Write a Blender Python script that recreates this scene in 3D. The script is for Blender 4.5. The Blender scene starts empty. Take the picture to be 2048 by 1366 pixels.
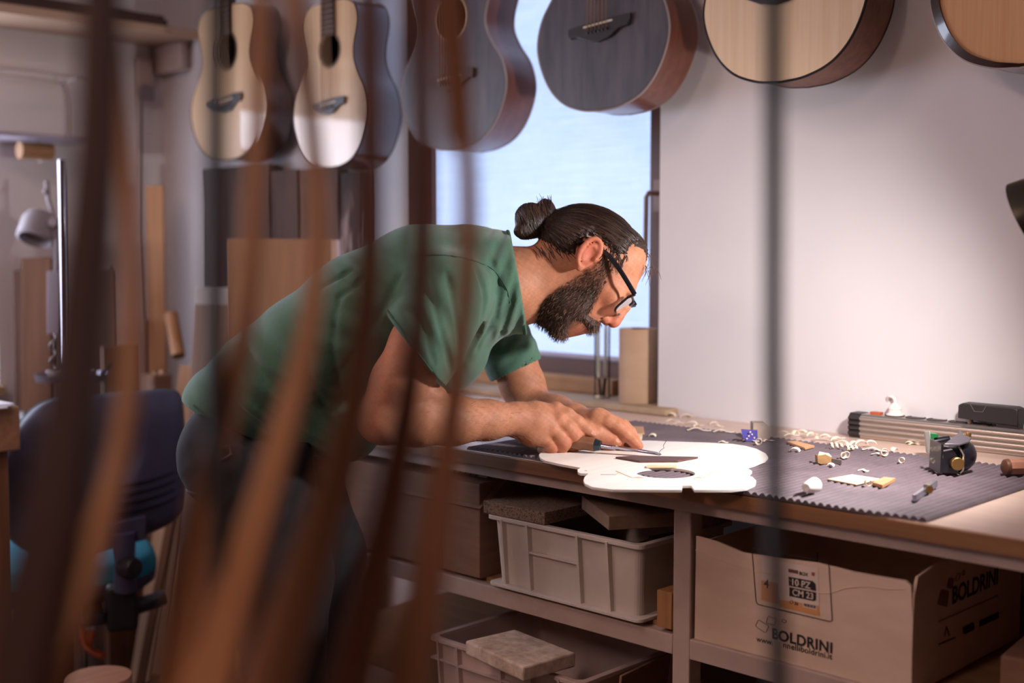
import bpy, bmesh, math, random
import numpy as np
from mathutils import Vector, Matrix
random.seed(7); RNG = np.random.default_rng(7)
SC = bpy.context.scene
COL = SC.collection
# ---------------------------------------------------------------- camera
F_PX, IW, IH, YHOR = 2500.0, 2048, 1366, 500.0
AZ = math.radians(44.2)
PIT = math.atan((IH/2 - YHOR)/F_PX)
BENCH_Z = 0.90
CAM = np.array([0.0, 0.0, BENCH_Z + 0.37])
FW = np.array([-math.sin(AZ)*math.cos(PIT), math.cos(AZ)*math.cos(PIT), -math.sin(PIT)])
RT = np.array([math.cos(AZ), math.sin(AZ), 0.0])
UP = np.cross(RT, FW)
cd = bpy.data.cameras.new('camera'); cam = bpy.data.objects.new('camera', cd); COL.objects.link(cam)
cd.sensor_width = 36.0; cd.lens = F_PX/IW*36.0
cd.clip_start = 0.02
cam.matrix_world = Matrix(((RT[0], UP[0], -FW[0], CAM[0]), (RT[1], UP[1], -FW[1], CAM[1]), (RT[2], UP[2], -FW[2], CAM[2]), (0, 0, 0, 1)))
cd.dof.use_dof = True; cd.dof.focus_distance = 2.14; cd.dof.aperture_fstop = 2.15
SC.camera = cam
SC.view_settings.view_transform = 'Standard'
try: SC.view_settings.look = 'None'
except Exception: pass
SC.view_settings.exposure = 0.1; SC.view_settings.gamma = 1.0
SC.view_settings.use_curve_mapping = False
# ---------------------------------------------------------------- world (daylight outside the closed room)
wd = bpy.data.worlds.new('daylight'); SC.world = wd; wd.use_nodes = True
wd.node_tree.nodes['Background'].inputs[0].default_value = (0.75, 0.85, 1.0, 1)
wd.node_tree.nodes['Background'].inputs[1].default_value = 1.0
# light levels of the room's light sources and the added fill (used by their builders below)
WIN_BLIND = 1.18        # back-lit fabric blind behind the bench
WIN_LEFT = 8.0         # window in the left wall
LAMP_W = 36.0          # bench lamp
CEIL_FILL = 12.0           # unseen ceiling lamps added as fill
# room
YW, XL, XR, YB, ZC = 2.262, -3.86, 2.6, -2.6, 2.62
YF = 1.593             # bench front
# ---------------------------------------------------------------- pixel <-> place helpers
def ray(x, y): return FW + RT*((x - IW/2)/F_PX) + UP*((IH/2 - y)/F_PX)
def atz(x, y, z): d = ray(x, y); return CAM + d*((z - CAM[2])/d[2])
def aty(x, y, Y): d = ray(x, y); return CAM + d*((Y - CAM[1])/d[1])
def atx(x, y, X): d = ray(x, y); return CAM + d*((X - CAM[0])/d[0])
def atd(x, y, D): return CAM + ray(x, y)*D
# ---------------------------------------------------------------- materials
MATS = {}
def srgb(c):
    if isinstance(c, str):
        c = [int(c[i:i+2], 16)/255 for i in (0, 2, 4)]
    return tuple((v/12.92 if v <= 0.04045 else ((v+0.055)/1.055)**2.4) for v in c) + (1.0,)
def nd(t, kind, **kw):
    n = t.nodes.new(kind)
    for k, v in kw.items():
        if k.startswith('i_'): n.inputs[k[2:].replace('_', ' ')].default_value = v
        else: setattr(n, k, v)
    return n
def mat(name, col, rough=0.6, metal=0.0, col2=None, scale=(8, 8, 8), amount=0.5, bump=0.0, bscale=None, coat=0.0, spec=None,
        emit=None, estr=0.0, attr=None, detail=4.0, ramp=(0.35, 0.65), sss=0.0, trans=0.0, sheen=0.0):
    if name in MATS: return MATS[name]
    m = bpy.data.materials.new(name); m.use_nodes = True; t = m.node_tree; b = t.nodes['Principled BSDF']
    b.inputs['Base Color'].default_value = srgb(col); b.inputs['Roughness'].default_value = rough; b.inputs['Metallic'].default_value = metal
    b.inputs['Coat Weight'].default_value = coat; b.inputs['Coat Roughness'].default_value = 0.04
    if spec is not None: b.inputs['Specular IOR Level'].default_value = spec
    if sss: 
        b.inputs['Subsurface Weight'].default_value = sss; b.inputs['Subsurface Radius'].default_value = (1, .35, .2); b.inputs['Subsurface Scale'].default_value = 0.006
    if trans: b.inputs['Transmission Weight'].default_value = trans
    if sheen: b.inputs['Sheen Weight'].default_value = sheen
    if emit: b.inputs['Emission Color'].default_value = srgb(emit); b.inputs['Emission Strength'].default_value = estr
    tc = nd(t, 'ShaderNodeTexCoord'); mp = nd(t, 'ShaderNodeMapping'); mp.inputs['Scale'].default_value = scale
    t.links.new(tc.outputs['Object'], mp.inputs['Vector'])
    base = None
    if attr:
        a = nd(t, 'ShaderNodeAttribute', attribute_name=attr); base = a.outputs['Color']
    if col2:
        n = nd(t, 'ShaderNodeTexNoise'); n.inputs['Scale'].default_value = 1.0; n.inputs['Detail'].default_value = detail; n.inputs['Roughness'].default_value = 0.6
        t.links.new(mp.outputs[0], n.inputs['Vector'])
        r = nd(t, 'ShaderNodeMapRange'); r.inputs['From Min'].default_value = ramp[0]; r.inputs['From Max'].default_value = ramp[1]
        t.links.new(n.outputs['Fac'], r.inputs['Value'])
        x = nd(t, 'ShaderNodeMix', data_type='RGBA'); x.inputs['A'].default_value = srgb(col); x.inputs['B'].default_value = srgb(col2)
        if base is not None:
            x.blend_type = 'MULTIPLY'; t.links.new(base, x.inputs['A'])
        mm = nd(t, 'ShaderNodeMath', operation='MULTIPLY'); mm.inputs[1].default_value = amount*2 if amount < .5 else 1.0
        t.links.new(r.outputs[0], mm.inputs[0]); t.links.new(mm.outputs[0], x.inputs['Factor'])
        base = x.outputs['Result']
    if base is not None: t.links.new(base, b.inputs['Base Color'])
    if bump:
        n2 = nd(t, 'ShaderNodeTexNoise'); n2.inputs['Detail'].default_value = 6.0; n2.inputs['Scale'].default_value = 1.0
        mp2 = nd(t, 'ShaderNodeMapping'); mp2.inputs['Scale'].default_value = bscale or scale
        t.links.new(tc.outputs['Object'], mp2.inputs['Vector']); t.links.new(mp2.outputs[0], n2.inputs['Vector'])
        bp = nd(t, 'ShaderNodeBump'); bp.inputs['Strength'].default_value = bump; bp.inputs['Distance'].default_value = 0.002
        t.links.new(n2.outputs['Fac'], bp.inputs['Height']); t.links.new(bp.outputs[0], b.inputs['Normal'])
    MATS[name] = m
    return m
def wood(name, c1, c2, axis='x', rough=0.55, fine=60.0, along=2.5, coat=0.0, bump=0.15, rot=(0, 0, 0)):
    """grain stretched along one object axis"""
    if name in MATS: return MATS[name]
    s = {'x': (along, fine, fine), 'y': (fine, along, fine), 'z': (fine, fine, along)}[axis]
    return mat(name, c1, rough, 0, c2, s, .5, bump, s, coat, ramp=(0.3, 0.7))
# ---------------------------------------------------------------- mesh helpers
class MB:
    def __init__(s): s.v = []; s.f = []; s.sm = []
    def add(s, vs, fs, smooth=False):
        o = len(s.v); s.v += [tuple(map(float, p)) for p in vs]; s.f += [tuple(i + o for i in f) for f in fs]; s.sm += [smooth]*len(fs); return s
    def box(s, c, size, R=None):
        c = np.array(c, float); h = np.array(size, float)/2; vs = []
        for dz in (-1, 1):
            for dx, dy in ((-1, -1), (1, -1), (1, 1), (-1, 1)):
                p = h*np.array((dx, dy, dz)); p = (np.array(R) @ p if R is not None else p) + c; vs.append(p)
        return s.add(vs, [(3, 2, 1, 0), (4, 5, 6, 7), (0, 1, 5, 4), (1, 2, 6, 5), (2, 3, 7, 6), (3, 0, 4, 7)])
    def bar(s, a, b, w, h, upv=(0, 0, 1)):
        """box from a to b with cross-section w x h"""
        a = np.array(a, float); b = np.array(b, float); d = b - a; L = np.linalg.norm(d); d /= L
        u = np.array(upv, float); x = np.cross(d, u)
        if np.linalg.norm(x) < 1e-4: x = np.cross(d, (1, 0, 0))
        x /= np.linalg.norm(x); z = np.cross(x, d)
        return s.box((a + b)/2, (L, w, h), np.array((d, -x, z)).T)
    def tube(s, pts, r, n=10, caps=True, smooth=True, flat=1.0, upv=None):
        pts = [np.array(p, float) for p in pts]; m = len(pts)
        rs = [r]*m if np.isscalar(r) else list(r)
        T = [(pts[min(i+1, m-1)] - pts[max(i-1, 0)]) for i in range(m)]; T = [t/(np.linalg.norm(t) + 1e-12) for t in T]
        u = np.array(upv, float) if upv is not None else (np.array((0, 0, 1.0)) if abs(T[0][2]) < .9 else np.array((1.0, 0, 0)))
        vs = []; fs = []
        x = u - T[0]*np.dot(u, T[0]); x /= np.linalg.norm(x)
        for i in range(m):
            x = x - T[i]*np.dot(x, T[i]); x /= np.linalg.norm(x) + 1e-12; y = np.cross(T[i], x)
            for k in range(n):
                a = 2*math.pi*(k + .5)/n; vs.append(pts[i] + rs[i]*(math.cos(a)*x*flat + math.sin(a)*y))
        for i in range(m-1):
            for k in range(n):
                k2 = (k+1) % n; fs.append((i*n+k, i*n+k2, (i+1)*n+k2, (i+1)*n+k))
        s.add(vs, fs, smooth)
        if caps: s.add(vs[:n], [tuple(reversed(range(n)))]); s.add(vs[-n:], [tuple(range(n))])
        return s
    def lathe(s, prof, o=(0, 0, 0), axis=(0, 0, 1), n=24, smooth=True, closed=False):
        o = np.array(o, float); ax = np.array(axis, float); ax /= np.linalg.norm(ax)
        x = np.cross(ax, (0, 0, 1.0)); x = np.array((1.0, 0, 0)) if np.linalg.norm(x) < 1e-5 else x/np.linalg.norm(x); y = np.cross(ax, x)
        vs = []; fs = []; m = len(prof)
        for (r, z) in prof:
            for k in range(n):
                a = 2*math.pi*k/n; vs.append(o + ax*z + (x*math.cos(a) + y*math.sin(a))*max(r, 1e-5))
        for i in range(m - 1 + (1 if closed else 0)):
            j = (i+1) % m
            for k in range(n):
                k2 = (k+1) % n; fs.append((i*n+k, i*n+k2, j*n+k2, j*n+k))
        return s.add(vs, fs, smooth)
    def prism(s, poly, dvec, smooth_sides=False):
        """closed planar polygon (3D points) extruded along dvec"""
        p = [np.array(q, float) for q in poly]; d = np.array(dvec, float); n = len(p)
        s.add(p + [q + d for q in p], [tuple(reversed(range(n))), tuple(range(n, 2*n))])
        return s.add(p + [q + d for q in p], [(i, (i+1) % n, n + (i+1) % n, n + i) for i in range(n)], smooth_sides)
    def plate(s, outer, holes, dvec):
        """flat plate with holes: filled with bmesh, extruded along dvec"""
        bm = bmesh.new(); loops = []
        for lp in [outer] + list(holes):
            vs = [bm.verts.new(tuple(q)) for q in lp]; loops.append(vs)
            for i in range(len(vs)): bm.edges.new((vs[i], vs[(i+1) % len(vs)]))
        bmesh.ops.triangle_fill(bm, use_beauty=True, use_dissolve=False, edges=bm.edges[:])
        bm.verts.index_update()
        vs = [np.array(v.co) for v in bm.verts]; fs = [tuple(v.index for v in f.verts) for f in bm.faces]
        bm.free()
        d = np.array(dvec, float); s.add(vs, fs); s.add([v + d for v in vs], [tuple(reversed(f)) for f in fs])
        k = 0
        for lp in [outer] + list(holes):
            lp = [np.array(q, float) for q in lp]; n = len(lp)
            s.add(lp + [q + d for q in lp], [(i, (i+1) % n, n + (i+1) % n, n + i) for i in range(n)], True)
        return s
    def build(s, name, m, parent=None, loc=None, bevel=0.0, seg=2, M=None, sharp=40, fixn=True):
        v = np.array(s.v, float)
        if M is not None:
            M = np.array(M); loc0 = None
        me = bpy.data.meshes.new(name)
        if parent is not None and M is None:
            o_ = np.array(parent.get('_o', (0, 0, 0))) ; loc = np.zeros(3); vv = v - o_
        elif M is not None: vv = v
        else:
            if loc is None: loc = np.array(((v[:, 0].min() + v[:, 0].max())/2, (v[:, 1].min() + v[:, 1].max())/2, v[:, 2].min()))
            vv = v - np.array(loc)
        me.from_pydata([tuple(p) for p in vv], [], s.f)
        me.polygons.foreach_set('use_smooth', s.sm)
        if bevel or fixn:
            bm = bmesh.new(); bm.from_mesh(me); bmesh.ops.remove_doubles(bm, verts=bm.verts[:], dist=1e-6)
            bmesh.ops.recalc_face_normals(bm, faces=bm.faces[:])
            if bevel:
                es = [e for e in bm.edges if len(e.link_faces) == 2 and e.calc_face_angle(0) > math.radians(sharp)]
                r = bmesh.ops.bevel(bm, geom=es, offset=bevel, segments=seg, profile=0.5, affect='EDGES')
                for f in r['faces']: f.smooth = True
            for e in bm.edges:
                if len(e.link_faces) == 2 and e.calc_face_angle(0) > math.radians(sharp): e.smooth = False
            bm.to_mesh(me); bm.free()
        if m is not None: me.materials.append(m)
        ob = bpy.data.objects.new(name, me); COL.objects.link(ob)
        if M is not None: ob.matrix_world = Matrix(M.tolist())
        elif parent is None:
            ob.location = tuple(loc)
        ob['_o'] = tuple(float(q) for q in (loc if (parent is None and loc is not None) else (parent['_o'] if parent is not None else (0, 0, 0))))
        if parent is not None: ob.parent = parent
        return ob
def tag(o, label, cat, group=None, kind=None):
    if label: o['label'] = label
    if cat: o['category'] = cat
    if group: o['group'] = group
    if kind: o['kind'] = kind
    return o
def thing(name, label, cat, loc, group=None, kind=None):
    o = bpy.data.objects.new(name, None); COL.objects.link(o); o.location = tuple(map(float, loc)); o['_o'] = tuple(map(float, loc))
    o.empty_display_size = 0.05
    return tag(o, label, cat, group, kind)
def structure(o): o['kind'] = 'structure'; return o
def spline(ctrl, n=8, closed=False):
    P = [np.array(c, float) for c in ctrl]; m = len(P); out = []
    for i in range(m if closed else m-1):
        p0 = P[(i-1) % m] if closed or i > 0 else 2*P[0] - P[1]; p1 = P[i]; p2 = P[(i+1) % m]
        p3 = P[(i+2) % m] if closed or i+2 < m else 2*P[-1] - P[-2]
        for k in range(n):
            t = k/n; out.append(.5*((2*p1) + (p2-p0)*t + (2*p0-5*p1+4*p2-p3)*t*t + (3*p1-p0-3*p2+p3)*t**3))
    if not closed: out.append(P[-1])
    return out
def basis(dx, upv=(0, 0, 1)):
    """3x3 with x along dx, z as near upv as possible"""
    x = np.array(dx, float); x /= np.linalg.norm(x); z = np.array(upv, float); z = z - x*np.dot(z, x); z /= np.linalg.norm(z); y = np.cross(z, x)
    return np.array((x, y, z)).T
def mtx(R, o):
    M = np.eye(4); M[:3, :3] = R; M[:3, 3] = o; return M
# ================================================================ the room
m_wall = mat('wall_plaster', 'e2dcdc', .85, col2='dad3d4', scale=(1.5, 1.5, 1.5), amount=.5, bump=.12, bscale=(90, 90, 90))
m_dkwall = mat('unseen_dark_wall', '5a4034', .8, col2='4c352b', scale=(3, 3, 1))  # for the unseen walls, made dark brown to cut their bounce light
m_floor = mat('floor_concrete', '6d5c50', .7, col2='5a4a40', scale=(5, 5, 5))
m_ceil = mat('ceiling_paint', 'c9bfbc', .9)
m_brownpaint = mat('brown_paint', '6a4538', .45, col2='5e3c31', scale=(9, 9, 9), bump=.05)
m_sill = mat('stone_sill', 'b89c7e', .6, col2='a3876b', scale=(20, 20, 20))
m_blind = mat('blind_fabric', 'c4d4f0', .9)
def blind_nodes():
    t = m_blind.node_tree; b = t.nodes['Principled BSDF']
    tc = nd(t, 'ShaderNodeTexCoord'); out = None
    mixes = []
    for sc in ((30, 1, 900), (700, 1, 14), (6, 1, 160)):
        mp = nd(t, 'ShaderNodeMapping'); mp.inputs['Scale'].default_value = sc; t.links.new(tc.outputs['Object'], mp.inputs['Vector'])
        n = nd(t, 'ShaderNodeTexNoise'); n.inputs['Scale'].default_value = 1; n.inputs['Detail'].default_value = 2; t.links.new(mp.outputs[0], n.inputs['Vector'])
        mixes.append(n.outputs['Fac'])
    a = nd(t, 'ShaderNodeMath', operation='ADD'); t.links.new(mixes[0], a.inputs[0]); t.links.new(mixes[1], a.inputs[1])
    a2 = nd(t, 'ShaderNodeMath', operation='ADD'); t.links.new(a.outputs[0], a2.inputs[0]); t.links.new(mixes[2], a2.inputs[1])
    r = nd(t, 'ShaderNodeMapRange'); r.inputs['From Min'].default_value = 1.0; r.inputs['From Max'].default_value = 2.0
    r.inputs['To Min'].default_value = .72*WIN_BLIND; r.inputs['To Max'].default_value = 1.12*WIN_BLIND
    t.links.new(a2.outputs[0], r.inputs['Value']); t.links.new(r.outputs[0], b.inputs['Emission Strength'])
    b.inputs['Emission Color'].default_value = (0.47, 0.62, 0.95, 1); b.inputs['Base Color'].default_value = srgb('9aa6c0')
blind_nodes()
WX0 = float(aty(744, 500, YW)[0]); WX1 = float(aty(1318.5, 500, YW)[0]); WZ0, WZ1 = BENCH_Z, 2.42; RD = 0.17
mb = MB()   # wall with the window niche cut out
T = .22
mb.box(((XL - .0 + WX0)/2, YW + T/2, ZC/2), (WX0 - XL, T, ZC)); mb.box(((WX1 + XR)/2, YW + T/2, ZC/2), (XR - WX1, T, ZC))
mb.box(((WX0 + WX1)/2, YW + T/2, WZ0/2 - .01), (WX1 - WX0, T, WZ0 - .02)); mb.box(((WX0 + WX1)/2, YW + T/2, (WZ1 + ZC)/2), (WX1 - WX0, T, ZC - WZ1))
structure(mb.build('wall_back', m_wall))
# left wall with its own window opening (out of frame, lights the room from the left)
LY0, LY1, LZ0, LZ1 = -.35, 1.67, .85, 1.84
mb = MB()
mb.box((XL - T/2, (YB + LY0)/2, ZC/2), (T, LY0 - YB, ZC)); mb.box((XL - T/2, (LY1 + YW + T)/2, ZC/2), (T, YW + T - LY1, ZC))
mb.box((XL - T/2, (LY0 + LY1)/2, LZ0/2), (T, LY1 - LY0, LZ0)); mb.box((XL - T/2, (LY0 + LY1)/2, (LZ1 + ZC)/2), (T, LY1 - LY0, ZC - LZ1))
structure(mb.build('wall_left', m_wall))
structure(MB().box((XR + T/2, (YB + YW)/2, ZC/2), (T, YW - YB + 2*T, ZC)).build('wall_right', m_dkwall))
structure(MB().box(((XL + XR)/2, YB - T/2, ZC/2), (XR - XL + 2*T, T, ZC)).build('wall_front', m_dkwall))
structure(MB().box(((XL + XR)/2, (YB + YW)/2, -.05), (XR - XL + 2*T, YW - YB + 2*T, .1)).build('floor', m_floor))
structure(MB().box(((XL + XR)/2, (YB + YW)/2, ZC + .05), (XR - XL + 2*T, YW - YB + 2*T, .1)).build('ceiling', m_ceil))
# window behind the bench: brown wooden frame, fabric blind, handle, sill
YWIN = YW + RD
w1 = thing('window_1', None, None, ((WX0 + WX1)/2, YWIN, WZ0)); structure(w1)
w1['label'] = 'brown wooden window with a drawn pale blue fabric blind'
fx0 = float(aty(806, 400, YWIN - .03)[0]); fx1 = WX1 + .10
bz = float(aty(1100, 712, YWIN - .03)[2]); bx0 = float(aty(862, 500, YWIN - .03)[0]); bx1 = float(aty(1296.5, 500, YWIN - .03)[0])
MB().box(((fx0 + bx0 - .004)/2, YWIN + .02, (WZ0 + WZ1)/2), (bx0 - fx0, .10, WZ1 - WZ0)).build('frame_stile', m_brownpaint, w1, bevel=.004)
MB().box(((bx1 + .004 + fx1)/2, YWIN + .02, (WZ0 + WZ1)/2), (fx1 - bx1, .10, WZ1 - WZ0)).build('frame_stile', m_brownpaint, w1, bevel=.004)
MB().box(((bx1 + fx1)/2 - .03, YWIN - .035, (WZ0 + WZ1)/2), (.035, .012, WZ1 - WZ0)).build('frame_bead', m_brownpaint, w1, bevel=.003)
MB().box(((bx0 + bx1)/2, YWIN + .02, (bz - .004 + WZ0)/2), (bx1 - bx0 + .002, .10, bz - .004 - WZ0)).build('frame_rail', m_brownpaint, w1, bevel=.004)
MB().box(((bx0 + bx1)/2, YWIN + .02, WZ1 - .03), (bx1 - bx0 + .002, .10, .06)).build('frame_rail', m_brownpaint, w1, bevel=.004)
MB().box(((bx0 + bx1)/2, YWIN - .012, bz + .004), (bx1 - bx0, .014, .012)).build('blind_bar', mat('blind_bar', 'c9c4da', .5), w1, bevel=.003)
MB().box(((bx0 + bx1)/2, YWIN - .01, (bz + WZ1)/2), (bx1 - bx0, .003, WZ1 - bz)).build('blind', m_blind, w1)
m_hand = mat('window_handle', '8a6a5c', .35)
hp = aty(1311, 480, YWIN - .05)
mb = MB().box((hp[0] + .006, YWIN - .045, hp[2] + .105), (.024, .014, .075)).tube([(hp[0] + .006, YWIN - .05, hp[2] + .11), (hp[0] + .006, YWIN - .085, hp[2] + .11), (hp[0] + .003, YWIN - .09, hp[2] + .10), (hp[0], YWIN - .088, hp[2] - .02)], .006, 10)
mb.build('handle', m_hand, w1)
for zz in (1.62,): MB().tube([(hp[0] + .03, YWIN - .05, zz), (hp[0] + .03, YWIN - .05, zz + .06)], .008, 10).build('hinge', m_hand, w1)
# glass behind the blind
MB().box(((bx0 + bx1)/2, YWIN + .03, (bz + WZ1)/2), (bx1 - bx0, .006, WZ1 - bz)).build('pane', mat('window_glass', 'e8f0ff', .02, trans=1.0), w1)
# stone sill in the niche, runs a little in front of the wall on the bench
sp = atz(1338, 822, BENCH_Z + .012)
structure(MB().box(((WX0 + sp[0])/2, (YW - .045 + YWIN - .03)/2, BENCH_Z + .008), (sp[0] - WX0, YWIN - .03 - YW + .045, .014)).build('trim_1', m_sill, bevel=.003))
# wooden ledge block under the window
p0 = aty(1098, 786, YWIN - .06); p1 = aty(1240, 800, YWIN - .06)
tag(MB().box(((p0[0] - .35 + p1[0])/2, YWIN - .062, BENCH_Z + .015 + .019), (p1[0] - p0[0] + .35, .055, .038)).build('wood_batten', wood('batten_wood', 'b88d62', '9a7048', 'x'), bevel=.003),
    'pale brown wooden batten lying along the foot of the window frame', 'batten')
# window in the left wall (outside the frame)
w2 = thing('window_2', None, None, (XL, (LY0 + LY1)/2, LZ0)); structure(w2); w2['label'] = 'wide window in the left wall with a bright blind'
m_lw = mat('left_window_light', 'c0d4f4', .9, emit='dde4fa', estr=WIN_LEFT)
mb = MB(); fr = .06
MB().box((XL - .12, (LY0 + LY1)/2, (LZ0 + LZ1)/2), (.004, LY1 - LY0, LZ1 - LZ0)).build('blind', m_lw, w2)
for yy in (LY0 + fr/2, LY1 - fr/2): MB().box((XL - .08, yy, (LZ0 + LZ1)/2), (.06, fr, LZ1 - LZ0)).build('frame_stile', m_brownpaint, w2)
for zz in (LZ0 + fr/2, LZ1 - fr/2): MB().box((XL - .08, (LY0 + LY1)/2, zz), (.06, LY1 - LY0 - 2*fr, fr)).build('frame_rail', m_brownpaint, w2)
MB().box((XL - .05, (LY0 + LY1)/2, LZ0 - .015), (.2, LY1 - LY0, .03)).build('sill', m_sill, w2)
# ceiling lamps out of frame, added to fill the workshop with light
for (lx, ly, lb, lf) in ((-1.9, .1, 'unseen long ceiling lamp added as fill above the workshop floor', 1.0), (-1.05, -1.75, 'unseen long ceiling lamp added as fill above the near end of the workshop', 3.2)):
    cl = thing('ceiling_fill_lamp', lb, 'lamp', (lx, ly, ZC - .075))
    MB().box((lx, ly, ZC - .031), (.3, 1.3, .06)).build('housing', mat('lamp_white', 'dddddd', .5), cl, bevel=.006)
    MB().box((lx, ly, ZC - .068), (.26, 1.26, .012)).build('diffuser', mat('fill_diffuser_%d' % int(lf*10), 'fff0e6', .5, emit='ffd9cc', estr=CEIL_FILL*lf), cl)
# ================================================================ workbench
m_top = wood('bench_top_wood', 'd8bcae', 'cdae9d', 'x', .38, 40, 3)
m_edge = wood('bench_edge_wood', '9a6c45', '7d5233', 'x', .55, 50, 2)
m_steel = mat('grey_painted_frame', 'c4aea4', .55, col2='b59f95', scale=(14, 14, 14), bump=.05)
m_shelf = wood('shelf_board_wood', 'a07a5a', '8a6446', 'x', .65, 50, 3)
BX0, BX1 = -2.40, 1.0
bench = thing('workbench', 'long wooden workbench with a grey frame and shelves under its top', 'workbench', ((BX0 + BX1)/2, (YF + YW)/2, 0))
o = MB().box(((BX0 + BX1)/2, (YF + YW)/2, BENCH_Z - .0125), (BX1 - BX0, YW - YF, .025)).build('top', m_top, bench, bevel=.0015)
MB().box(((BX0 + BX1)/2, YF - .002, BENCH_Z - .0135), (BX1 - BX0, .006, .023)).build('edge_strip', m_edge, bench, bevel=.001)
FY = YF + .016
MB().box(((BX0 + BX1)/2, FY + .012, BENCH_Z - .0365), (BX1 - BX0 - .04, .024, .023)).build('front_rail', m_steel, bench, bevel=.002)
LX = [(-1.2015, -1.1675), (-2.34, -2.306), (-.10, -.066), (.92, .954)]
for (a, b) in LX:
    MB().box(((a + b)/2, FY + .017, .4265), (b - a, .034, .853)).build('leg', m_steel, bench, bevel=.003)
    MB().box(((a + b)/2, YW - .03, .4365), (b - a, .034, .873)).build('leg', m_steel, bench, bevel=.003)
SEGX = [(-2.306, -1.2015), (-1.1675, -.10), (-.066, .92)]
SHZ = .6465
for (a, b) in SEGX:
    MB().box(((a + b)/2, FY + .014, SHZ - .0165), (b - a, .028, .033)).build('shelf_rail', m_steel, bench, bevel=.002)
    MB().box(((a + b)/2, FY + .014, .385), (b - a, .028, .033)).build('shelf_rail', m_steel, bench, bevel=.002)
    MB().box(((a + b)/2, (FY + .028 + YW)/2, .392), (b - a - .004, YW - FY - .05, .018)).build('shelf', m_shelf, bench)
    MB().box(((a + b)/2, (FY + .03 + YW)/2, SHZ - .012), (b - a - .004, YW - FY - .06, .018)).build('shelf', m_shelf, bench)
MB().box(((SEGX[0][0] + SEGX[0][1])/2 - .01, (FY - .003 + YW)/2, SHZ + .004), (SEGX[0][1] - SEGX[0][0] - .04, YW - FY - .05, .008)).build('shelf_liner', m_shelf, bench)
SZ1 = SHZ + .008
# ---------------------------------------------------------------- ribbed rubber mat
MX0, MX1, MY0, MY1 = float(atz(908, 900, BENCH_Z + .003)[0]), float(atz(1866, 1037, BENCH_Z + .003)[0]), YF - .004, 2.088
m_mat = mat('ribbed_rubber', '695a60', .6, col2='584a51', scale=(12, 12, 12), bump=.35, bscale=(350, 350, 350))
nr = round((MX1 - MX0)/.0125); pit = (MX1 - MX0)/nr; prof = []
for i in range(nr):
    for k in range(8):
        t = k/8; x = MX0 + (i + t)*pit
        h = 0.0 if t < .1 or t > .9 else math.sin((t - .1)/.8*math.pi)**.55
        prof.append((x, BENCH_Z + .0024 + .0044*h))
prof.append((MX1, BENCH_Z + .0024))
NY = 10; vs = []; fs = []; npf = len(prof)
for j in range(NY + 1):
    y = MY0 + (MY1 - MY0)*j/NY
    for (x, z) in prof:
        wv = .0012*math.sin(x*9 + y*5); vs.append((x, y + (.006*math.sin(x*7) + .003*math.sin(x*23) if j == 0 else 0), z))
for j in range(NY):
    for i in range(npf - 1): fs.append((j*npf + i, j*npf + i + 1, (j+1)*npf + i + 1, (j+1)*npf + i))
mb = MB().add(vs, fs, True)
for j in (0, NY):
    row = [np.array(vs[j*npf + i]) for i in range(npf)]
    base = [np.array((p[0], p[1], BENCH_Z + .0002)) for p in row]
    mb.add(row + base, [(i, i+1, npf + i + 1, npf + i) for i in range(npf - 1)])
for i in (0, npf - 1):
    colv = [np.array(vs[j*npf + i]) for j in range(NY + 1)]; base = [np.array((p[0], p[1], BENCH_Z + .0002)) for p in colv]
    mb.add(colv + base, [(k, k+1, NY + 2 + k, NY + 1 + k) for k in range(NY)])
tag(mb.build('rubber_mat', m_mat, fixn=False), 'dusty dark grey ribbed rubber mat spread over the bench top', 'mat')
MZ = BENCH_Z + .0068
# ---------------------------------------------------------------- plywood soundboard template
m_ply = wood('template_plywood', 'f5eee9', 'eee3da', 'y', .5, 45, 3)
TZ = MZ + .0040
outl = [(1078, 909.5), (1081, 916), (1091, 921.5), (1120, 928), (1161, 935.5), (1155, 939), (1155.5, 944), (1161, 946.5), (1177, 947), (1169, 954), (1167, 961), (1170, 967), (1185, 974), (1225, 979), (1300, 979.5), (1363, 979.5), (1364.5, 971), (1383, 971), (1389, 979.5), (1463, 979.5), (1493, 976), (1510, 968), (1512, 961), (1505, 954), (1488, 947.5), (1500, 946.5), (1504, 942), (1499, 938.5), (1487, 935.5), (1508, 929), (1530, 920.5), (1536.5, 914), (1531, 906.5), (1513, 897.5), (1490, 891.5), (1463, 887.5), (1411, 885), (1333, 882.5), (1298, 881), (1255, 881.5), (1200, 885.5), (1140, 892.5), (1100, 899), (1082, 904.5)]
out3 = [atz(x, y, TZ) for x, y in outl]
hc = atz(1331, 946, TZ); hr = .0475
hole = [hc + np.array((math.cos(a), math.sin(a), 0))*hr for a in np.linspace(0, 2*math.pi, 40, endpoint=False)]
tm = thing('soundboard_template', 'cream plywood guitar body template with a round sound hole lying on the ribbed mat', 'template', (hc[0], hc[1], MZ))
holes = [hole]
for (x, y) in ((1170, 941.5), (1490, 941)):
    c = atz(x, y, TZ); holes.append([c + np.array((math.cos(a), math.sin(a), 0))*.004 for a in np.linspace(0, 2*math.pi, 10, endpoint=False)])
MB().plate(out3, holes, (0, 0, -.0038)).build('plate', m_ply, tm, fixn=True, sharp=30)
m_line = mat('template_cut', 'd0a57d', .7)
def flatpoly(px, z0, z1): return MB().prism([atz(x, y, z1) for x, y in px], (0, 0, z0 - z1))
def line_on(a, b, z, w, m, par, nm='score_line'):
    MB().bar(atz(*a, z), atz(*b, z), w, .0004).build(nm, m, par)
line_on((1232, 942), (1264, 955.5), TZ + .0002, .0022, m_line, tm); line_on((1406, 956), (1426, 943), TZ + .0002, .0014, m_line, tm)
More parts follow.
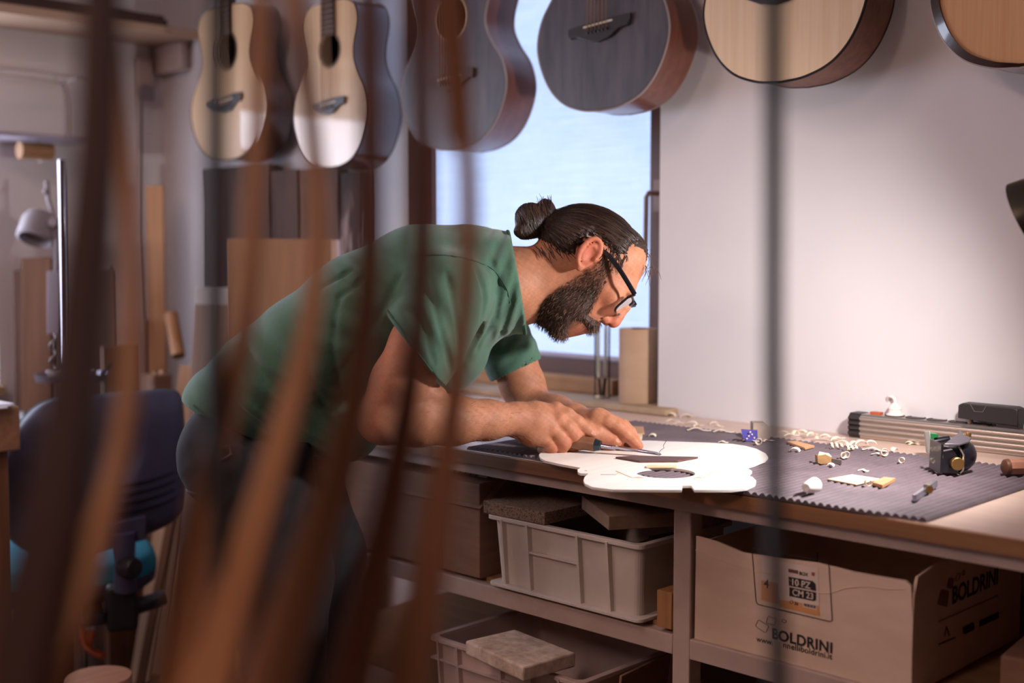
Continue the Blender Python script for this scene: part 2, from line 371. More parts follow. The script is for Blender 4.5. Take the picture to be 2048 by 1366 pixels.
line_on((1201, 949), (1231, 949.3), TZ + .0002, .0012, mat('template_cut_dark', '6b4a38', .7), tm); line_on((1231, 949.3), (1238, 945), TZ + .0002, .001, m_line, tm)
flatpoly([(1264, 955.5), (1276, 953.5), (1288, 955.7)], TZ - .0001, TZ + .0004).build('score_mark', m_line, tm)
flatpoly([(1385, 956), (1397, 953.6), (1408, 956.2)], TZ - .0001, TZ + .0004).build('score_mark', m_line, tm)
# pieces lying on the template
m_rose = wood('rosewood', '6a4a44', '4d322e', 'x', .5, 80, 6)
tag(flatpoly([(1231, 913.5), (1279, 921.5), (1355, 921), (1396, 913.5), (1270, 911)], TZ + .0003, TZ + .0035).build('rosewood_blank', m_rose, bevel=.0003),
    'thin dark rosewood blank under the chisel tip', 'wood blank')
tag(flatpoly([(1293, 933.5), (1354, 933), (1354, 929), (1294, 929.5)], TZ + .0003, TZ + .0030).build('spruce_strip', wood('spruce_strip', 'eed8b6', 'e2c69e', 'x'), bevel=.0004),
    'short pale spruce strip in front of the rosewood blank', 'wood strip')
# ================================================================ under the bench
m_crate = mat('crate_plastic', 'dcd2ca', .5, col2='d0c5bd', scale=(9, 9, 9))
m_crate2 = mat('crate_plastic_pinkish', 'd0bab4', .5, col2='c2aca6', scale=(9, 9, 9))
m_mdf = mat('mdf_board', '8d735f', .8, col2='7f6654', scale=(60, 60, 60)); m_mdfe = mat('mdf_edge', '957b67', .85, col2='5b4638', scale=(300, 300, 300), ramp=(.5, .6))
def crate(name, label, x0, x1, y0, y1, z0, z1, m, ribs, hbars, taper=.012):
    """stacking crate: hollow body with rim, foot rim and outside ribs"""
    cx, cy = (x0 + x1)/2, (y0 + y1)/2
    t = thing(name, label, 'crate', (cx, cy, z0))
    def ring(x0, x1, y0, y1, z, r=.014, n=5):
        pts = []
        for (qx, qy, a0) in ((x1 - r, y1 - r, 0), (x0 + r, y1 - r, 90), (x0 + r, y0 + r, 180), (x1 - r, y0 + r, 270)):
            for k in range(n + 1):
                a = math.radians(a0 + 90*k/n); pts.append((qx + r*math.cos(a), qy + r*math.sin(a), z))
        return pts
    e = taper
    levels = [ring(x0 + e, x1 - e, y0 + e, y1 - e, z0), ring(x0 + .004, x1 - .004, y0 + .004, y1 - .004, z1), ring(x0 + .008, x1 - .008, y0 + .008, y1 - .008, z1), ring(x0 + e + .004, x1 - e - .004, y0 + e + .004, y1 - e - .004, z0 + .004)]
    n = len(levels[0]); vs = [p for L in levels for p in L]; fs = []
    for i in range(3):
        for k in range(n): fs.append((i*n + k, i*n + (k+1) % n, (i+1)*n + (k+1) % n, (i+1)*n + k))
    mb = MB().add(vs, fs); mb.add(levels[0], [tuple(reversed(range(n)))]); mb.add(levels[3], [tuple(range(n))])
    mb.build('body', m, t)
    def rimring(z, o, hgt, thick, nm):
        a = ring(x0 - o, x1 + o, y0 - o, y1 + o, z); b = ring(x0 - o, x1 + o, y0 - o, y1 + o, z + hgt); c = ring(x0 - o + thick, x1 + o - thick, y0 - o + thick, y1 + o - thick, z + hgt); d = ring(x0 - o + thick, x1 + o - thick, y0 - o + thick, y1 + o - thick, z)
        vs = a + b + c + d; fs = []
        for i in range(4):
            j = (i+1) % 4
            for k in range(n): fs.append((i*n + k, i*n + (k+1) % n, j*n + (k+1) % n, j*n + k))
        MB().add(vs, fs).build(nm, m, t, bevel=.0012)
    rimring(z1 - .004, .006, .008, .013, 'rim'); rimring(z0, .004 - 0.0, .006, .016, 'foot_rim')
    W = x1 - x0
    for f in ribs:
        xx = x0 + W*f
        MB().bar((xx, y0 + e - .003, z0 + .004), (xx, y0 - .002, z1), .005, .012, (0, 1, 0)).build('rib', m, t)
    for (f0, f1, g) in hbars:
        MB().box((x0 + W*(f0 + f1)/2, y0 + e*(1-g) + .0, z0 + (z1 - z0)*g), (W*(f1 - f0), .014, .004)).build('rib', m, t)
    return t
c1 = crate('plastic_crate', 'translucent white plastic crate with boards in it on the upper shelf', -1.612, -1.262, 1.600, 1.86, SZ1, .782, m_crate, (.10, .28, .62, .81), ((.28, .62, .60),))
c2 = crate('plastic_crate', 'pinkish white plastic crate under the bench carrying a foam slab', -1.735, -1.36, 1.565, 1.87, .402, .535, m_crate2, (.06, .2, .5, .7, .88), ((.0, 1.0, .72), (.2, .88, .42)))
def board(name, label, cat, poly_px, zt, th, m, yplane=None, bevel=.001):
    P = [atz(x, y, zt) for x, y in poly_px]
    return tag(MB().prism(P, (0, 0, -th)).build(name, m, bevel=bevel), label, cat)
# two MDF boards on the crate, as oriented boxes
def obox(name, label, cat, c, size, rz, m, rx=0, ry=0, bevel=.0012, group=None):
    R = Matrix.Rotation(rz, 3, 'Z') @ Matrix.Rotation(ry, 3, 'Y') @ Matrix.Rotation(rx, 3, 'X')
    M = mtx(np.array(R), c)
    return tag(MB().box((0, 0, 0), size).build(name, m, M=M, bevel=bevel), label, cat, group)
pm = aty(1000, 1045, 1.592)
obox('chipboard_offcut', 'brown chipboard offcut with a crumbly edge resting on the white crate', 'board', (-1.548, 1.672, .7985), (.152, .155, .0225), .01, m_mdfe)
obox('mdf_offcut', 'smooth brown board tilted across the back of the white crate', 'board', (-1.335, 1.71, .8175), (.15, .19, .024), -.55, m_mdf, ry=.04)
m_scrap = wood('scrap_wood', '8a6446', '6f4d35', 'x', .7)
for c, sz, rz, ry, lb in (((-1.41, 1.70, .735), (.17, .05, .02), .3, .2, 'long rough wood offcut in the middle of the white crate'), ((-1.33, 1.80, .745), (.10, .06, .022), -.2, -.1, 'broad wood offcut at the back of the white crate'), ((-1.50, 1.80, .71), (.12, .06, .02), .4, .1, 'wood offcut hidden low under the chipboard in the white crate'), ((-1.302, 1.70, .755), (.05, .09, .03), .1, -.1, 'short thick wood offcut at the right end of the white crate')):
    obox('wood_offcut', lb, 'offcut', c, sz, rz, m_scrap, ry=ry, group='wood offcuts in the crate')
# foam slab on the lower crate
P = [atz(x, y, .575) for x, y in ((930, 1277), (1040, 1333), (1150, 1300), (1135, 1290), (1010, 1260))]
mb = MB(); base = [np.array((p[0], p[1], 0)) for p in P]
m_foam = mat('foam_slab', 'e8d8ca', .9, col2='bfa896', scale=(40, 40, 40), bump=.6, bscale=(120, 120, 120))
FP = [atz(930, 1281, .572), atz(1046, 1334, .572), atz(1152, 1305, .572), atz(1030, 1258, .572)]
tag(MB().prism(FP, (0, 0, -.026)).build('foam_slab', m_foam, bevel=.004, seg=3), 'dusty off white foam slab resting on the lower crate', 'foam slab')
# stop block and slat beside the leg
bp = aty(1334, 1190, FY)
obox('stop_block', 'small orange brown wood block standing beside the bench leg', 'wood block', (bp[0] - .004, FY + .028, SZ1 + .0305), (.030, .06, .061), 0, wood('stop_wood', 'b07f52', '946741', 'z'))
# cardboard boxes
m_card = mat('cardboard_brown', '94705a', .8, col2='866350', scale=(12, 12, 60), bump=.05)
m_cardw = mat('cardboard_pale', 'e2c8b4', .8, col2='d9bda8', scale=(10, 10, 30), bump=.05)
m_cardin = mat('cardboard_inside', 'b08868', .85)
m_paper = mat('paper_label', 'd9cfd0', .6); m_ink = mat('ink_black', '241d22', .6); m_tape = mat('packing_tape', '8c6550', .3)
bb = thing('cardboard_box', 'closed brown cardboard box with a barcode label beside the white crate', 'box', (-1.82, 1.75, SZ1))
x0, x1, y0, y1, z0, z1 = -2.12, -1.652, 1.612, 1.98, SZ1, .835
MB().box(((x0 + x1)/2, (y0 + y1)/2, (z0 + z1)/2), (x1 - x0, y1 - y0, z1 - z0)).build('carton', m_card, bb, bevel=.002)
MB().box(((x0 + x1)/2 + .10, y0 - .0006, (z0 + z1)/2 - .02), (.06, .001, z1 - z0 - .05)).build('tape', m_tape, bb)
# torn slanted lid flap with the label
A = [(x1 - .27, y0, z1 - .05), (x1 + .006, y0, z1 - .05), (x1 + .02, y0 + .08, z1 + .012), (x1 - .27, y0 + .08, z1 + .012)]
MB().prism([np.array(p) + np.array((0, -.004, .002)) for p in A], (0, -.002, .002)).build('flap', m_card, bb)
L0 = [np.array(p) + np.array((0, -.0075, .0055)) for p in ((x1 - .19, y0 + .03, z1 - .0268), (x1 - .035, y0 + .03, z1 - .0268), (x1 - .03, y0 + .075, z1 + .0081), (x1 - .19, y0 + .075, z1 + .0081))]
lab = MB().prism(L0, (0, -.0004, .0004)).build('label', m_paper, bb)
for k in range(14):
    xx = x1 - .125 + k*.0052; MB().prism([np.array((xx, y0 + .045, z1 - .0152)) + np.array((0, -.0084, .0064)), np.array((xx + .0016 + .0016*(k % 3 == 0), y0 + .045, z1 - .0152)) + np.array((0, -.0084, .0064)), np.array((xx + .0016 + .0016*(k % 3 == 0), y0 + .066, z1 + .0011)) + np.array((0, -.0084, .0064)), np.array((xx, y0 + .066, z1 + .0011)) + np.array((0, -.0084, .0064))], (0, -.0002, .0002)).build('barcode_bar', m_ink, bb)
# pale carton with printing
QX0, QX1, QY0, QY1, QZ0, QZ1 = -1.163, -.792, FY + .008, 1.99, SHZ + .0005, .8085
qb = thing('printed_carton', 'large pale cardboard carton printed with black lettering on the bench shelf', 'box', ((QX0 + QX1)/2, (QY0 + QY1)/2, QZ0))
th = .004
def torn(x0, x1, z, n, amp):
    return [(x0 + (x1 - x0)*i/n, z + amp*(random.random() - .5)) for i in range(n + 1)]
top = [(QX0 + .001, QZ1 + .006), (QX0 + .04, QZ1 + .0035), (QX0 + .09, QZ1 - .006), (QX0 + .15, QZ1 - .004), (QX0 + .22, QZ1 + .001), (QX0 + .28, QZ1 - .002), (QX0 + .33, QZ1 - .001), (QX1 - .012, QZ1 + .0), (QX1 - .004, QZ1 - .006), (QX1 - .001, QZ1 - .05)]
MB().prism([(x, QY0, z) for x, z in [(QX0, QZ0), (QX1, QZ0)] + list(reversed(top))], (0, th, 0)).build('front_panel', m_cardw, qb)
sid = [(QY0, QZ1 - .06), (QY0 + .003, QZ1 - .02), (QY0 + .012, QZ1 + .005), (QY0 + .06, QZ1 + .012), (QY1, QZ1 + .012)]
MB().prism([(QX1, y, z) for y, z in [(QY0 + .002, QZ0), (QY1, QZ0)] + list(reversed(sid))], (-th, 0, 0)).build('side_panel', m_cardw, qb)
MB().box((QX0 + th/2, (QY0 + QY1)/2, (QZ0 + QZ1)/2), (th, QY1 - QY0 - .01, QZ1 - QZ0 - .01)).build('side_panel', m_cardw, qb)
MB().box(((QX0 + QX1)/2, QY1 - th/2, (QZ0 + QZ1)/2), (QX1 - QX0 - .01, th, QZ1 - QZ0)).build('back_panel', m_cardw, qb)
MB().box(((QX0 + QX1)/2, (QY0 + QY1)/2, QZ0 + th/2), (QX1 - QX0 - .01, QY1 - QY0 - .012, th)).build('bottom_panel', m_cardw, qb)
# raised crease on the front
cr = [aty(x, y, QY0) for x, y in ((1391, 1100), (1420, 1113), (1460, 1127), (1508, 1143), (1560, 1150), (1632, 1184), (1650, 1187), (1668, 1184), (1690, 1176), (1735, 1172), (1770, 1178), (1808, 1178))]
MB().tube([p + np.array((0, -.0002, 0)) for p in cr], .0009, 6).build('crease', m_cardw, qb)
def text(s, p, size, parent, rot, m, bold=0.0, spacing=1.0, name='lettering', to=None):
    c = bpy.data.curves.new(name, 'FONT'); c.body = s; c.size = size; c.offset = bold; c.space_character = spacing; c.extrude = .0001
    tmp = bpy.data.objects.new('tmp_text', c); COL.objects.link(tmp); bpy.context.view_layer.update()
    me = bpy.data.meshes.new_from_object(tmp.evaluated_get(bpy.context.evaluated_depsgraph_get())); bpy.data.objects.remove(tmp)
    if to is not None:   # fit the run of letters to the printed width
        co = np.array([v.co[:] for v in me.vertices]); k_ = np.linalg.norm((np.array(to) - np.array(p))[:2])/(co[:, 0].max() - co[:, 0].min()); x0_ = co[:, 0].min()
        for v in me.vertices: v.co.x = (v.co.x - x0_)*k_; v.co.y *= k_
    me.materials.clear(); me.materials.append(m)
    ob = bpy.data.objects.new(name, me); COL.objects.link(ob)
    ob.rotation_euler = rot; ob.location = tuple(np.array(p) - np.array(parent['_o'])); ob.parent = parent
    return ob
fr_ = (math.pi/2, 0, 0)
def fp(x, y, d=.0007): return aty(x, y, QY0) + np.array((0, -d, 0))
def outline_rect(a, b, c, d, r, m, par, nm, w=.0007):
    """rounded outline through four corners on a plane"""
    P = [np.array(q) for q in (a, b, c, d)]; pts = []
    for i in range(4):
        p0, p1, p2 = P[i-1], P[i], P[(i+1) % 4]
        u = (p0 - p1)/np.linalg.norm(p0 - p1); v = (p2 - p1)/np.linalg.norm(p2 - p1)
        for t in np.linspace(0, 1, 5): pts.append((1-t)**2*(p1 + u*r) + 2*t*(1-t)*p1 + t*t*(p1 + v*r))
    pts.append(pts[0]); MB().tube(pts, w, 4, caps=False).build(nm, m, par)
A_, B_, C_, D_ = fp(1504, 1095), fp(1658, 1124), fp(1665, 1244), fp(1513, 1208)
outline_rect(A_, B_, C_, D_, .006, m_ink, qb, 'printed_frame')
m_orange = mat('label_orange', 'd99a62', .6); m_white = mat('label_white', 'e2cfc2', .6)
def quad(px, d, m, par, nm, pr=fp): 
    P = [pr(x, y, d) for x, y in px]; n = np.cross(P[1] - P[0], P[2] - P[0]); n /= np.linalg.norm(n)
    return MB().prism(P, n*.00012).build(nm, m, par)
quad([(1523, 1115), (1636, 1137), (1640, 1232), (1523, 1200)], .0006, m_white, qb, 'paper_label')
quad([(1560, 1199), (1638, 1211), (1640, 1232), (1560, 1213)], .0009, m_orange, qb, 'label_stripe')
quad([(1523, 1160), (1558, 1167), (1558, 1209), (1523, 1200)], .0009, m_orange, qb, 'label_stripe')
quad([(1578, 1153), (1626, 1162), (1632, 1168), (1633, 1182), (1579, 1171)], .001, m_ink, qb, 'label_block')
quad([(1580, 1174), (1633, 1185), (1633, 1200), (1628, 1202), (1580, 1192)], .001, m_ink, qb, 'label_block')
quad([(1578, 1137), (1597, 1141), (1597, 1148), (1578, 1144)], .001, mat('label_brown', '6b4a48', .6), qb, 'label_pill')
m_pale = mat('print_pale', 'e6d3c4', .6)
text('BOX', fp(1599.5, 1149, .0012), .0085, qb, fr_, m_ink, .0002, to=fp(1617, 1152))
text('10 PZ', fp(1585.6, 1169.3, .0014), .0125, qb, fr_, m_pale, .0002, to=fp(1622, 1175))
text('CM 23', fp(1586, 1189.5, .0014), .0125, qb, fr_, m_pale, .0002, to=fp(1627.5, 1197))
text('21', fp(1590, 1208.5, .0014), .0066, qb, fr_, m_ink, .0002)
text('4', fp(1528, 1174, .0014), .018, qb, fr_, m_ink, .0003)
MB().tube([fp(1584 + 3.2*math.cos(a), 1204 + 3.2*math.sin(a), .001) for a in np.linspace(0, 6.3, 14)], .0004, 4, caps=False).build('clock_mark', m_ink, qb)
quad([(1606, 1205), (1634, 1211), (1634, 1220), (1606, 1213)], .001, m_white, qb, 'barcode_patch')
for k in range(12):
    x = 1608 + k*2.1; quad([(x, 1206 + .21*(x - 1608)), (x + 1 + .6*(k % 3 == 1), 1206.2 + .21*(x - 1608)), (x + 1 + .6*(k % 3 == 1), 1212 + .21*(x - 1608)), (x, 1211.8 + .21*(x - 1608))], .0013, m_ink, qb, 'barcode_bar')
quad([(1624, 1144), (1630, 1145), (1630, 1152), (1624, 1151)], .001, mat('label_red', '9a4a3c', .6), qb, 'label_badge')
bl = text('BOLDRINI', fp(1544, 1276, .0007), .0345, qb, fr_, m_ink, .0010, 1.06, to=fp(1665, 1300))
text('www.', fp(1513, 1282, .0007), .0165, qb, fr_, m_ink, to=fp(1545, 1289))
text('nnelliboldrini.it', fp(1568, 1294.5, .0007), .0172, qb, fr_, m_ink, .00015, 1.06, to=fp(1665, 1318))
outline_rect(fp(1517, 1239), fp(1538, 1252), fp(1531, 1266), fp(1511, 1252), .003, m_ink, qb, 'printed_square', .0004)
outline_rect(fp(1536, 1232), fp(1552, 1238), fp(1548, 1250), fp(1532, 1246), .002, m_ink, qb, 'printed_square', .0004)
outline_rect(fp(1566, 1238), fp(1574, 1241), fp(1572, 1246), fp(1565, 1243), .001, m_ink, qb, 'printed_square', .0004)
sr_ = (math.pi/2, 0, math.pi/2)
def sp_(x, y, d=.0007): return atx(x, y, QX1) + np.array((d, 0, 0))
text('BOLDRINI', sp_(1903.5, 1207.7), .044, qb, sr_, m_ink, .0010, 1.0, to=sp_(1994.6, 1170))
MB().tube([sp_(1876, 1243), sp_(1995, 1191)], .0007, 4).build('printed_line', m_ink, qb)
m_print = mat('print_tan', '8a5c40', .7)
for a in (((1882, 1179), (1897, 1182), (1893, 1213), (1874, 1208)), ((1897, 1156), (1907, 1157), (1903, 1177), (1893, 1175))):
    quad(a, .0005, m_print, qb, 'printed_patch', sp_)
    outline_rect(*[sp_(*q, .0006) for q in a], .004, m_ink, qb, 'printed_square', .0005)
for a in (((1913, 1147), (1920, 1146), (1917, 1160), (1910, 1161)), ((1925, 1141), (1928, 1140), (1928, 1149), (1924, 1150))): outline_rect(*[sp_(*q, .0006) for q in a], .002, m_ink, qb, 'printed_square', .0005)
MB().tube([sp_(1888, 1273), sp_(1892, 1253), sp_(1898, 1271)], .0011, 4).build('printed_mark', m_ink, qb)
quad([(1925, 1254), (1945, 1244), (1948, 1247), (1948, 1259), (1929, 1269), (1925, 1266)], .0006, m_ink, qb, 'printed_pill', sp_)
quad([(1958, 1241), (1997, 1223), (1997, 1236), (1958, 1254)], .0006, m_ink, qb, 'printed_block', sp_)
quad([(1876, 1287), (1910, 1273), (1910, 1276), (1876, 1291)], .0006, m_ink, qb, 'printed_block', sp_)
# more boxes in the right bay and below
mb = MB(); c = atz(2030, 1330, SHZ)
obox('brown_carton', 'low dark brown carton behind the printed one on the right', 'box', (-.60, 1.86, SHZ + .0305), (.24, .30, .06), .12, m_card, bevel=.004)
obox('cardboard_sheet', 'torn brown cardboard sheet leaning against the lower crate', 'cardboard', (-1.335, 1.70, .475), (.005, .16, .145), .1, m_card, ry=.12)
obox('cardboard_sheet', 'small folded cardboard sheet beside the torn one on the lower shelf', 'cardboard', (-1.255, 1.75, .452), (.005, .14, .10), .3, m_card, ry=-.2)
obox('wood_offcut', 'flat wood offcut lying on the lower shelf beside the bench leg', 'offcut', (-1.262, 1.63, .4125), (.10, .07, .02), .2, m_scrap)
# ================================================================ small things on the bench
def onmat(x, y): return atz(x, y, MZ)
# power strip
m_alu = mat('brushed_aluminium', 'c9c0b8', .3, .9); m_blk = mat('black_plastic', '2a2425', .45)
S0 = atz(1698, 874, BENCH_Z); S1x = float(aty(2049, 910, S0[1])[0]) + .03
PY, PZ = float(S0[1]), BENCH_Z + .001; PH, PD = .047, .045
ps = thing('power_strip', 'aluminium power strip with black end caps standing along the wall', 'power strip', ((S0[0] + S1x)/2, PY + PD/2, PZ))
def strip_prof(ex=0):
    pts = [(0, 0)]
    n = 4
    for i in range(n):
        z0 = PH*(.08 + .84*i/n); z1 = PH*(.08 + .84*(i+1)/n)
        for t in (.02, .12, .3, .5, .7, .88, .98): pts.append((-.0052*math.sin(math.pi*t)**.7 - ex, z0 + (z1 - z0)*t))
    pts += [(.003 - ex, PH + ex), (PD - .003, PH + ex), (PD, PH - .004), (PD, 0)]
    return pts
capw = .024
def ext(name, xa, xb, m, ex=0): 
    return MB().prism([(xa, PY + y, PZ + z) for y, z in strip_prof(ex)], (xb - xa, 0, 0)).build(name, m, ps)
ext('profile', S0[0] + capw, S1x - capw, m_alu); ext('end_cap', S0[0], S0[0] + capw, m_blk, .0008); ext('end_cap', S1x - capw, S1x, m_blk, .0008)
m_sock = mat('socket_dark', '3a2c26', .5)
nS = 6
for k in range(nS):
    xx = S0[0] + .085 + k*.043
    if xx > S1x - .04: break
    MB().lathe([(.0190, 0), (.0190, .0016), (.0170, .0018), (.0165, .0008), (0, .0008)], (xx, PY + PD/2, PZ + PH), n=24).build('socket', m_sock, ps)
MB().box((S0[0] + .046, PY + PD/2, PZ + PH + .002), (.022, .014, .005)).build('switch', mat('switch_orange', 'b4532f', .4), ps, bevel=.001)
# white plug with its cord
px_ = S0[0] + .085
pl = thing('plug', 'white round plug with a bent cord in the power strip', 'plug', (px_, PY + PD/2, PZ + PH - .003))
m_wht = mat('white_plastic', 'e9ddd6', .5)
MB().lathe([(0, -.003), (.0165, -.003), (.0165, .003), (.0125, .006), (.0115, .012), (.0125, .013), (.0125, .016), (.0115, .017), (.0105, .020), (.006, .024), (.0035, .026), (0, .026)], (px_, PY + PD/2, PZ + PH), n=20).build('plug_body', m_wht, pl)
MB().tube(spline([(px_, PY + PD/2, PZ + PH + .024), (px_ - .003, PY + PD/2 + .001, PZ + PH + .034), (px_ - .016, PY + PD/2 + .004, PZ + PH + .036), (px_ - .023, PY + PD/2 + .016, PZ + PH + .018), (px_ - .023, PY + PD/2 + .026, PZ + PH - .02), (px_ - .023, PY + PD/2 + .027, PZ + .004)], 5), .003, 8).build('cord', m_wht, pl)
# black charger plugged into the strip
cgx0 = float(aty(1914, 835, PY)[0]); cgx1 = float(aty(2035, 845, PY)[0])
cg = thing('charger', 'black battery charger plugged into the power strip', 'charger', ((cgx0 + cgx1)/2, PY + PD/2, PZ + PH))
mb = MB(); zb = PZ + PH + .010
MB().prism([(cgx0, PY + .002, zb), (cgx1, PY + .002, zb - .004), (cgx1 - .001, PY + .002, zb + .026), (cgx1 - .01, PY + .002, zb + .029), (cgx0 + .008, PY + .002, zb + .029), (cgx0, PY + .002, zb + .025)], (0, .05, 0)).build('case', m_blk, cg, bevel=.0025)
MB().box(((cgx1 - .022), PY + .024, PZ + PH + .0045), (.04, .036, .011)).build('plug_foot', m_blk, cg, bevel=.002)
MB().lathe([(.006, 0), (.0045, .012)], (cgx0 + .016, PY + .022, PZ + PH - .001), n=12).build('pin', mat('pin_tan', 'a58a74', .5), cg)
MB().tube([(cgx0 + .024, PY + .0015, zb + .0285), (cgx0 + .032, PY + .001, zb + .016), (cgx0 + .048, PY + .001, zb + .016), (cgx0 + .054, PY + .0015, zb + .0285)], .0007, 5).build('seam', mat('seam_grey', '6b5d5c', .5), cg)
# black plane / clamp with brass knob (lying on its side), axis across the view
brass = mat('brass', 'b08a52', .35, .9); gloss = mat('black_gloss', '15131a', .28, coat=.3)
def local(x, y, sc_depth=0):  # right/up/toward-camera frame standing on the mat
    o = onmat(x, y); r = RT.copy(); u = np.array((0, 0, 1.0)); t = -np.array((FW[0], FW[1], 0)); t /= np.linalg.norm(t); return o, r, u, t
o_, r_, u_, t_ = local(1918, 948); S_ = 2.08/F_PX   # metres per pixel there
def L(dx, dy, dt=0): return o_ + r_*dx*S_ + u_*dy*S_ + t_*dt
tool = thing('thumb_plane', 'glossy black bullet nosed hand tool with a brass knob on the mat', 'tool', o_)
n = 18; prof = [(.0, 34), (.006, 33.5), (.012, 31), (.018, 26), (.0225, 18), (.0245, 8), (.0245, -2)]
mb = MB(); mb.lathe([(r, z*S_) for r, z in [(0.0001, 41), (.009, 39), (.017, 34), (.0235, 25), (.0275, 14), (.029, 4), (.029, -2), (.027, -3), (.0, -3)]], L(0, 34, -.02) , r_, 24); mb.build('nose', gloss, tool)
MB().prism([L(-42, 2, .012), L(-37, 2, .012), L(-36, 60, .012), L(-41, 62, .012)], -t_*.055).build('sole', gloss, tool, bevel=.001)
MB().prism([L(-38, 4, .010), L(-5, 2, .010), L(-4, 30, .010), L(-16, 50, .010), L(-37, 46, .010)], -t_*.012).build('cheek', gloss, tool, bevel=.0008)
MB().prism([L(-38, 4, -.030), L(-5, 2, -.030), L(-4, 46, -.030), L(-37, 52, -.030)], -t_*.012).build('cheek', gloss, tool, bevel=.0008)
MB().prism([L(-36, 62, .014), L(0, 82, -.004), L(6, 86, -.018), L(12, 76, -.01), L(22, 72, .0), L(14, 66, .008), L(-8, 62, .016)], u_*(-.003)).build('lever', mat('lever_grey', '4a4248', .4), tool, bevel=.0006)
MB().tube([L(-2, 4, .010), L(2, 10, .013), L(3, 40, .011), L(-6, 58, .006), L(-14, 62, -.005)], .0016, 8).build('strap', m_alu, tool)
MB().lathe([(0, .0125), (.0095, .0125), (.0105, .0115), (.0105, .004), (.006, .003), (.006, -.008)], L(-12, 24, .010), t_, 22).build('knob', brass, tool)
MB().lathe([(0, .012), (.005, .012), (.006, .006), (.003, 0)], L(28, 62, -.035), r_*.3 + u_, 14).build('screw', brass, tool)
o_, r_, u_, t_ = local(1862, 910); S_ = 2.22/F_PX
g = thing('green_clamp', 'small green metal clamp with a grey jaw between tool and power strip', 'clamp', o_)
m_grn = mat('green_enamel', '1f6a3c', .3, coat=.4)
MB().prism([L(-11, 46, -.004), L(-3, 48, .0), L(0, 0, .004), L(-7, 4, .0)], -t_*.010).build('jaw', mat('jaw_grey', 'a8a49c', .4, .6), g, bevel=.0008)
MB().prism([L(-3, 44, .0), L(14, 42, -.0), L(15, 36, 0), L(6, 34, 0), L(2, 26, 0), L(4, 20, 0), L(26, 20, 0), L(26, 2, 0), L(-1, 2, 0)], -t_*.018).build('bracket', m_grn, g, bevel=.001)
MB().prism([L(2, 8, .001), L(20, 7, .001), L(20, 9, .001), L(2, 11, .001)], -t_*.002).build('mark', m_alu, g)
MB().lathe([(0, .02), (.007, .02), (.008, .012), (.008, -.008), (0, -.008)], L(17, 26, -.008), u_*.2 + r_, 14).build('screw', gloss, g)
# octagonal wooden handle at the right edge
o_, r_, u_, t_ = local(2020, 951); S_ = 2.04/F_PX
dr = r_*.96 + t_*(-.1); dr /= np.linalg.norm(dr); hr = .0135
ctr = o_ + u_*(hr*1.0) - r_*.012
h = thing('tool_handle', 'octagonal brown wooden tool handle lying at the right end of the mat', 'tool', o_)
mb = MB(); mb.lathe([(0, .0), (.0075, .0), (hr*.92, .003), (hr, .008), (hr, .10), (hr*.8, .115), (0.0, .115)], ctr, dr, 8, smooth=False); mb.build('grip', wood('handle_wood', 'a4705a', '8a5846', 'x'), h)
MB().lathe([(0, -.0004), (.0072, -.0004), (.0125, .003), (.0136, .0075), (.0136, .009)], ctr, dr, 24).build('end_stain', mat('handle_end', '5a3422', .5), h)
MB().tube([ctr + dr*.11, ctr + dr*.135], .006, 12).build('ferrule', brass, h); MB().tube([ctr + dr*.13, ctr + dr*.24], .0035, 10).build('shank', m_alu, h)
# steel gauge bar
a = onmat(1828, 1003); b = onmat(1871, 975)
gb = thing('steel_gauge', 'small polished steel bar with a clamping screw on the mat', 'gauge', a)
u3 = np.array((0, 0, 1.0))
MB().bar(a + u3*.005, b + u3*.006, .006, .010).build('bar', mat('steel', 'b9bcc6', .22, .9), gb, bevel=.0008)
mm_ = (a*.42 + b*.58); MB().box(mm_ + u3*.0075 - t_*(-.004), (.010, .010, .014)).build('slider', mat('steel_dull', '9a9a94', .35, .9), gb, bevel=.001)
MB().lathe([(0, .013), (.0055, .013), (.0055, .004), (0, .004)], mm_ + u3*.008, t_, 16).build('screw', brass, gb)
# white rubber cone
c = onmat(1622, 988); ax = onmat(1637, 980) - onmat(1605, 990); ax /= np.linalg.norm(ax)
tag(MB().lathe([(0, -.016), (.006, -.0165), (.008, -.014), (.0105, .0), (.0118, .012), (.0095, .0155), (0, .0165)], c + u3*.0118, ax, 20).build('rubber_plug', mat('chalk_white', 'f0e6e0', .7)), 'stubby white rubber plug lying near the mat front edge', 'plug')
# small boards and blocks
def block_px(name, label, cat, px, th, m, z=MZ, group=None):
    P = [atz(x, y, z + th) for x, y in px]; return tag(MB().prism(P, (0, 0, -th)).build(name, m, bevel=.0005), label, cat, group)
w_pale = wood('pale_board', 'ecd3b4', 'e3c6a2', 'x'); w_red = wood('reddish_board', 'c08e66', 'ae7b55', 'y'); w_tan = wood('tan_board', 'cf9f74', 'bd8a60', 'x')
block_px('thin_board', 'thin pale wood board with angled ends lying on the mat', 'board', [(1655, 957.5), (1704, 948.5), (1759, 957), (1712, 968)], .0022, w_pale)
block_px('wood_block', 'small two tone wood block beside the thin pale board', 'wood block', [(1744.5, 964), (1768, 953.5), (1791, 956), (1765, 970)], .0055, w_red)
block_px('wood_stick', 'flat tan wood stick lying near the shavings by the wall', 'wood stick', [(1572, 882), (1594, 881.5), (1629, 891), (1610, 895.5)], .004, w_tan)
block_px('wood_scrap', 'small square tan wood scrap beside the resting left hand', 'wood scrap', [(1262, 868), (1262, 852), (1287, 853), (1289, 866)], .003, w_tan)
block_px('wood_scrap', 'short pale wood scrap in front of the square one by the hand', 'wood scrap', [(1256, 871), (1272, 867), (1285, 868.5), (1284, 874.5), (1258, 875)], .006, w_pale)
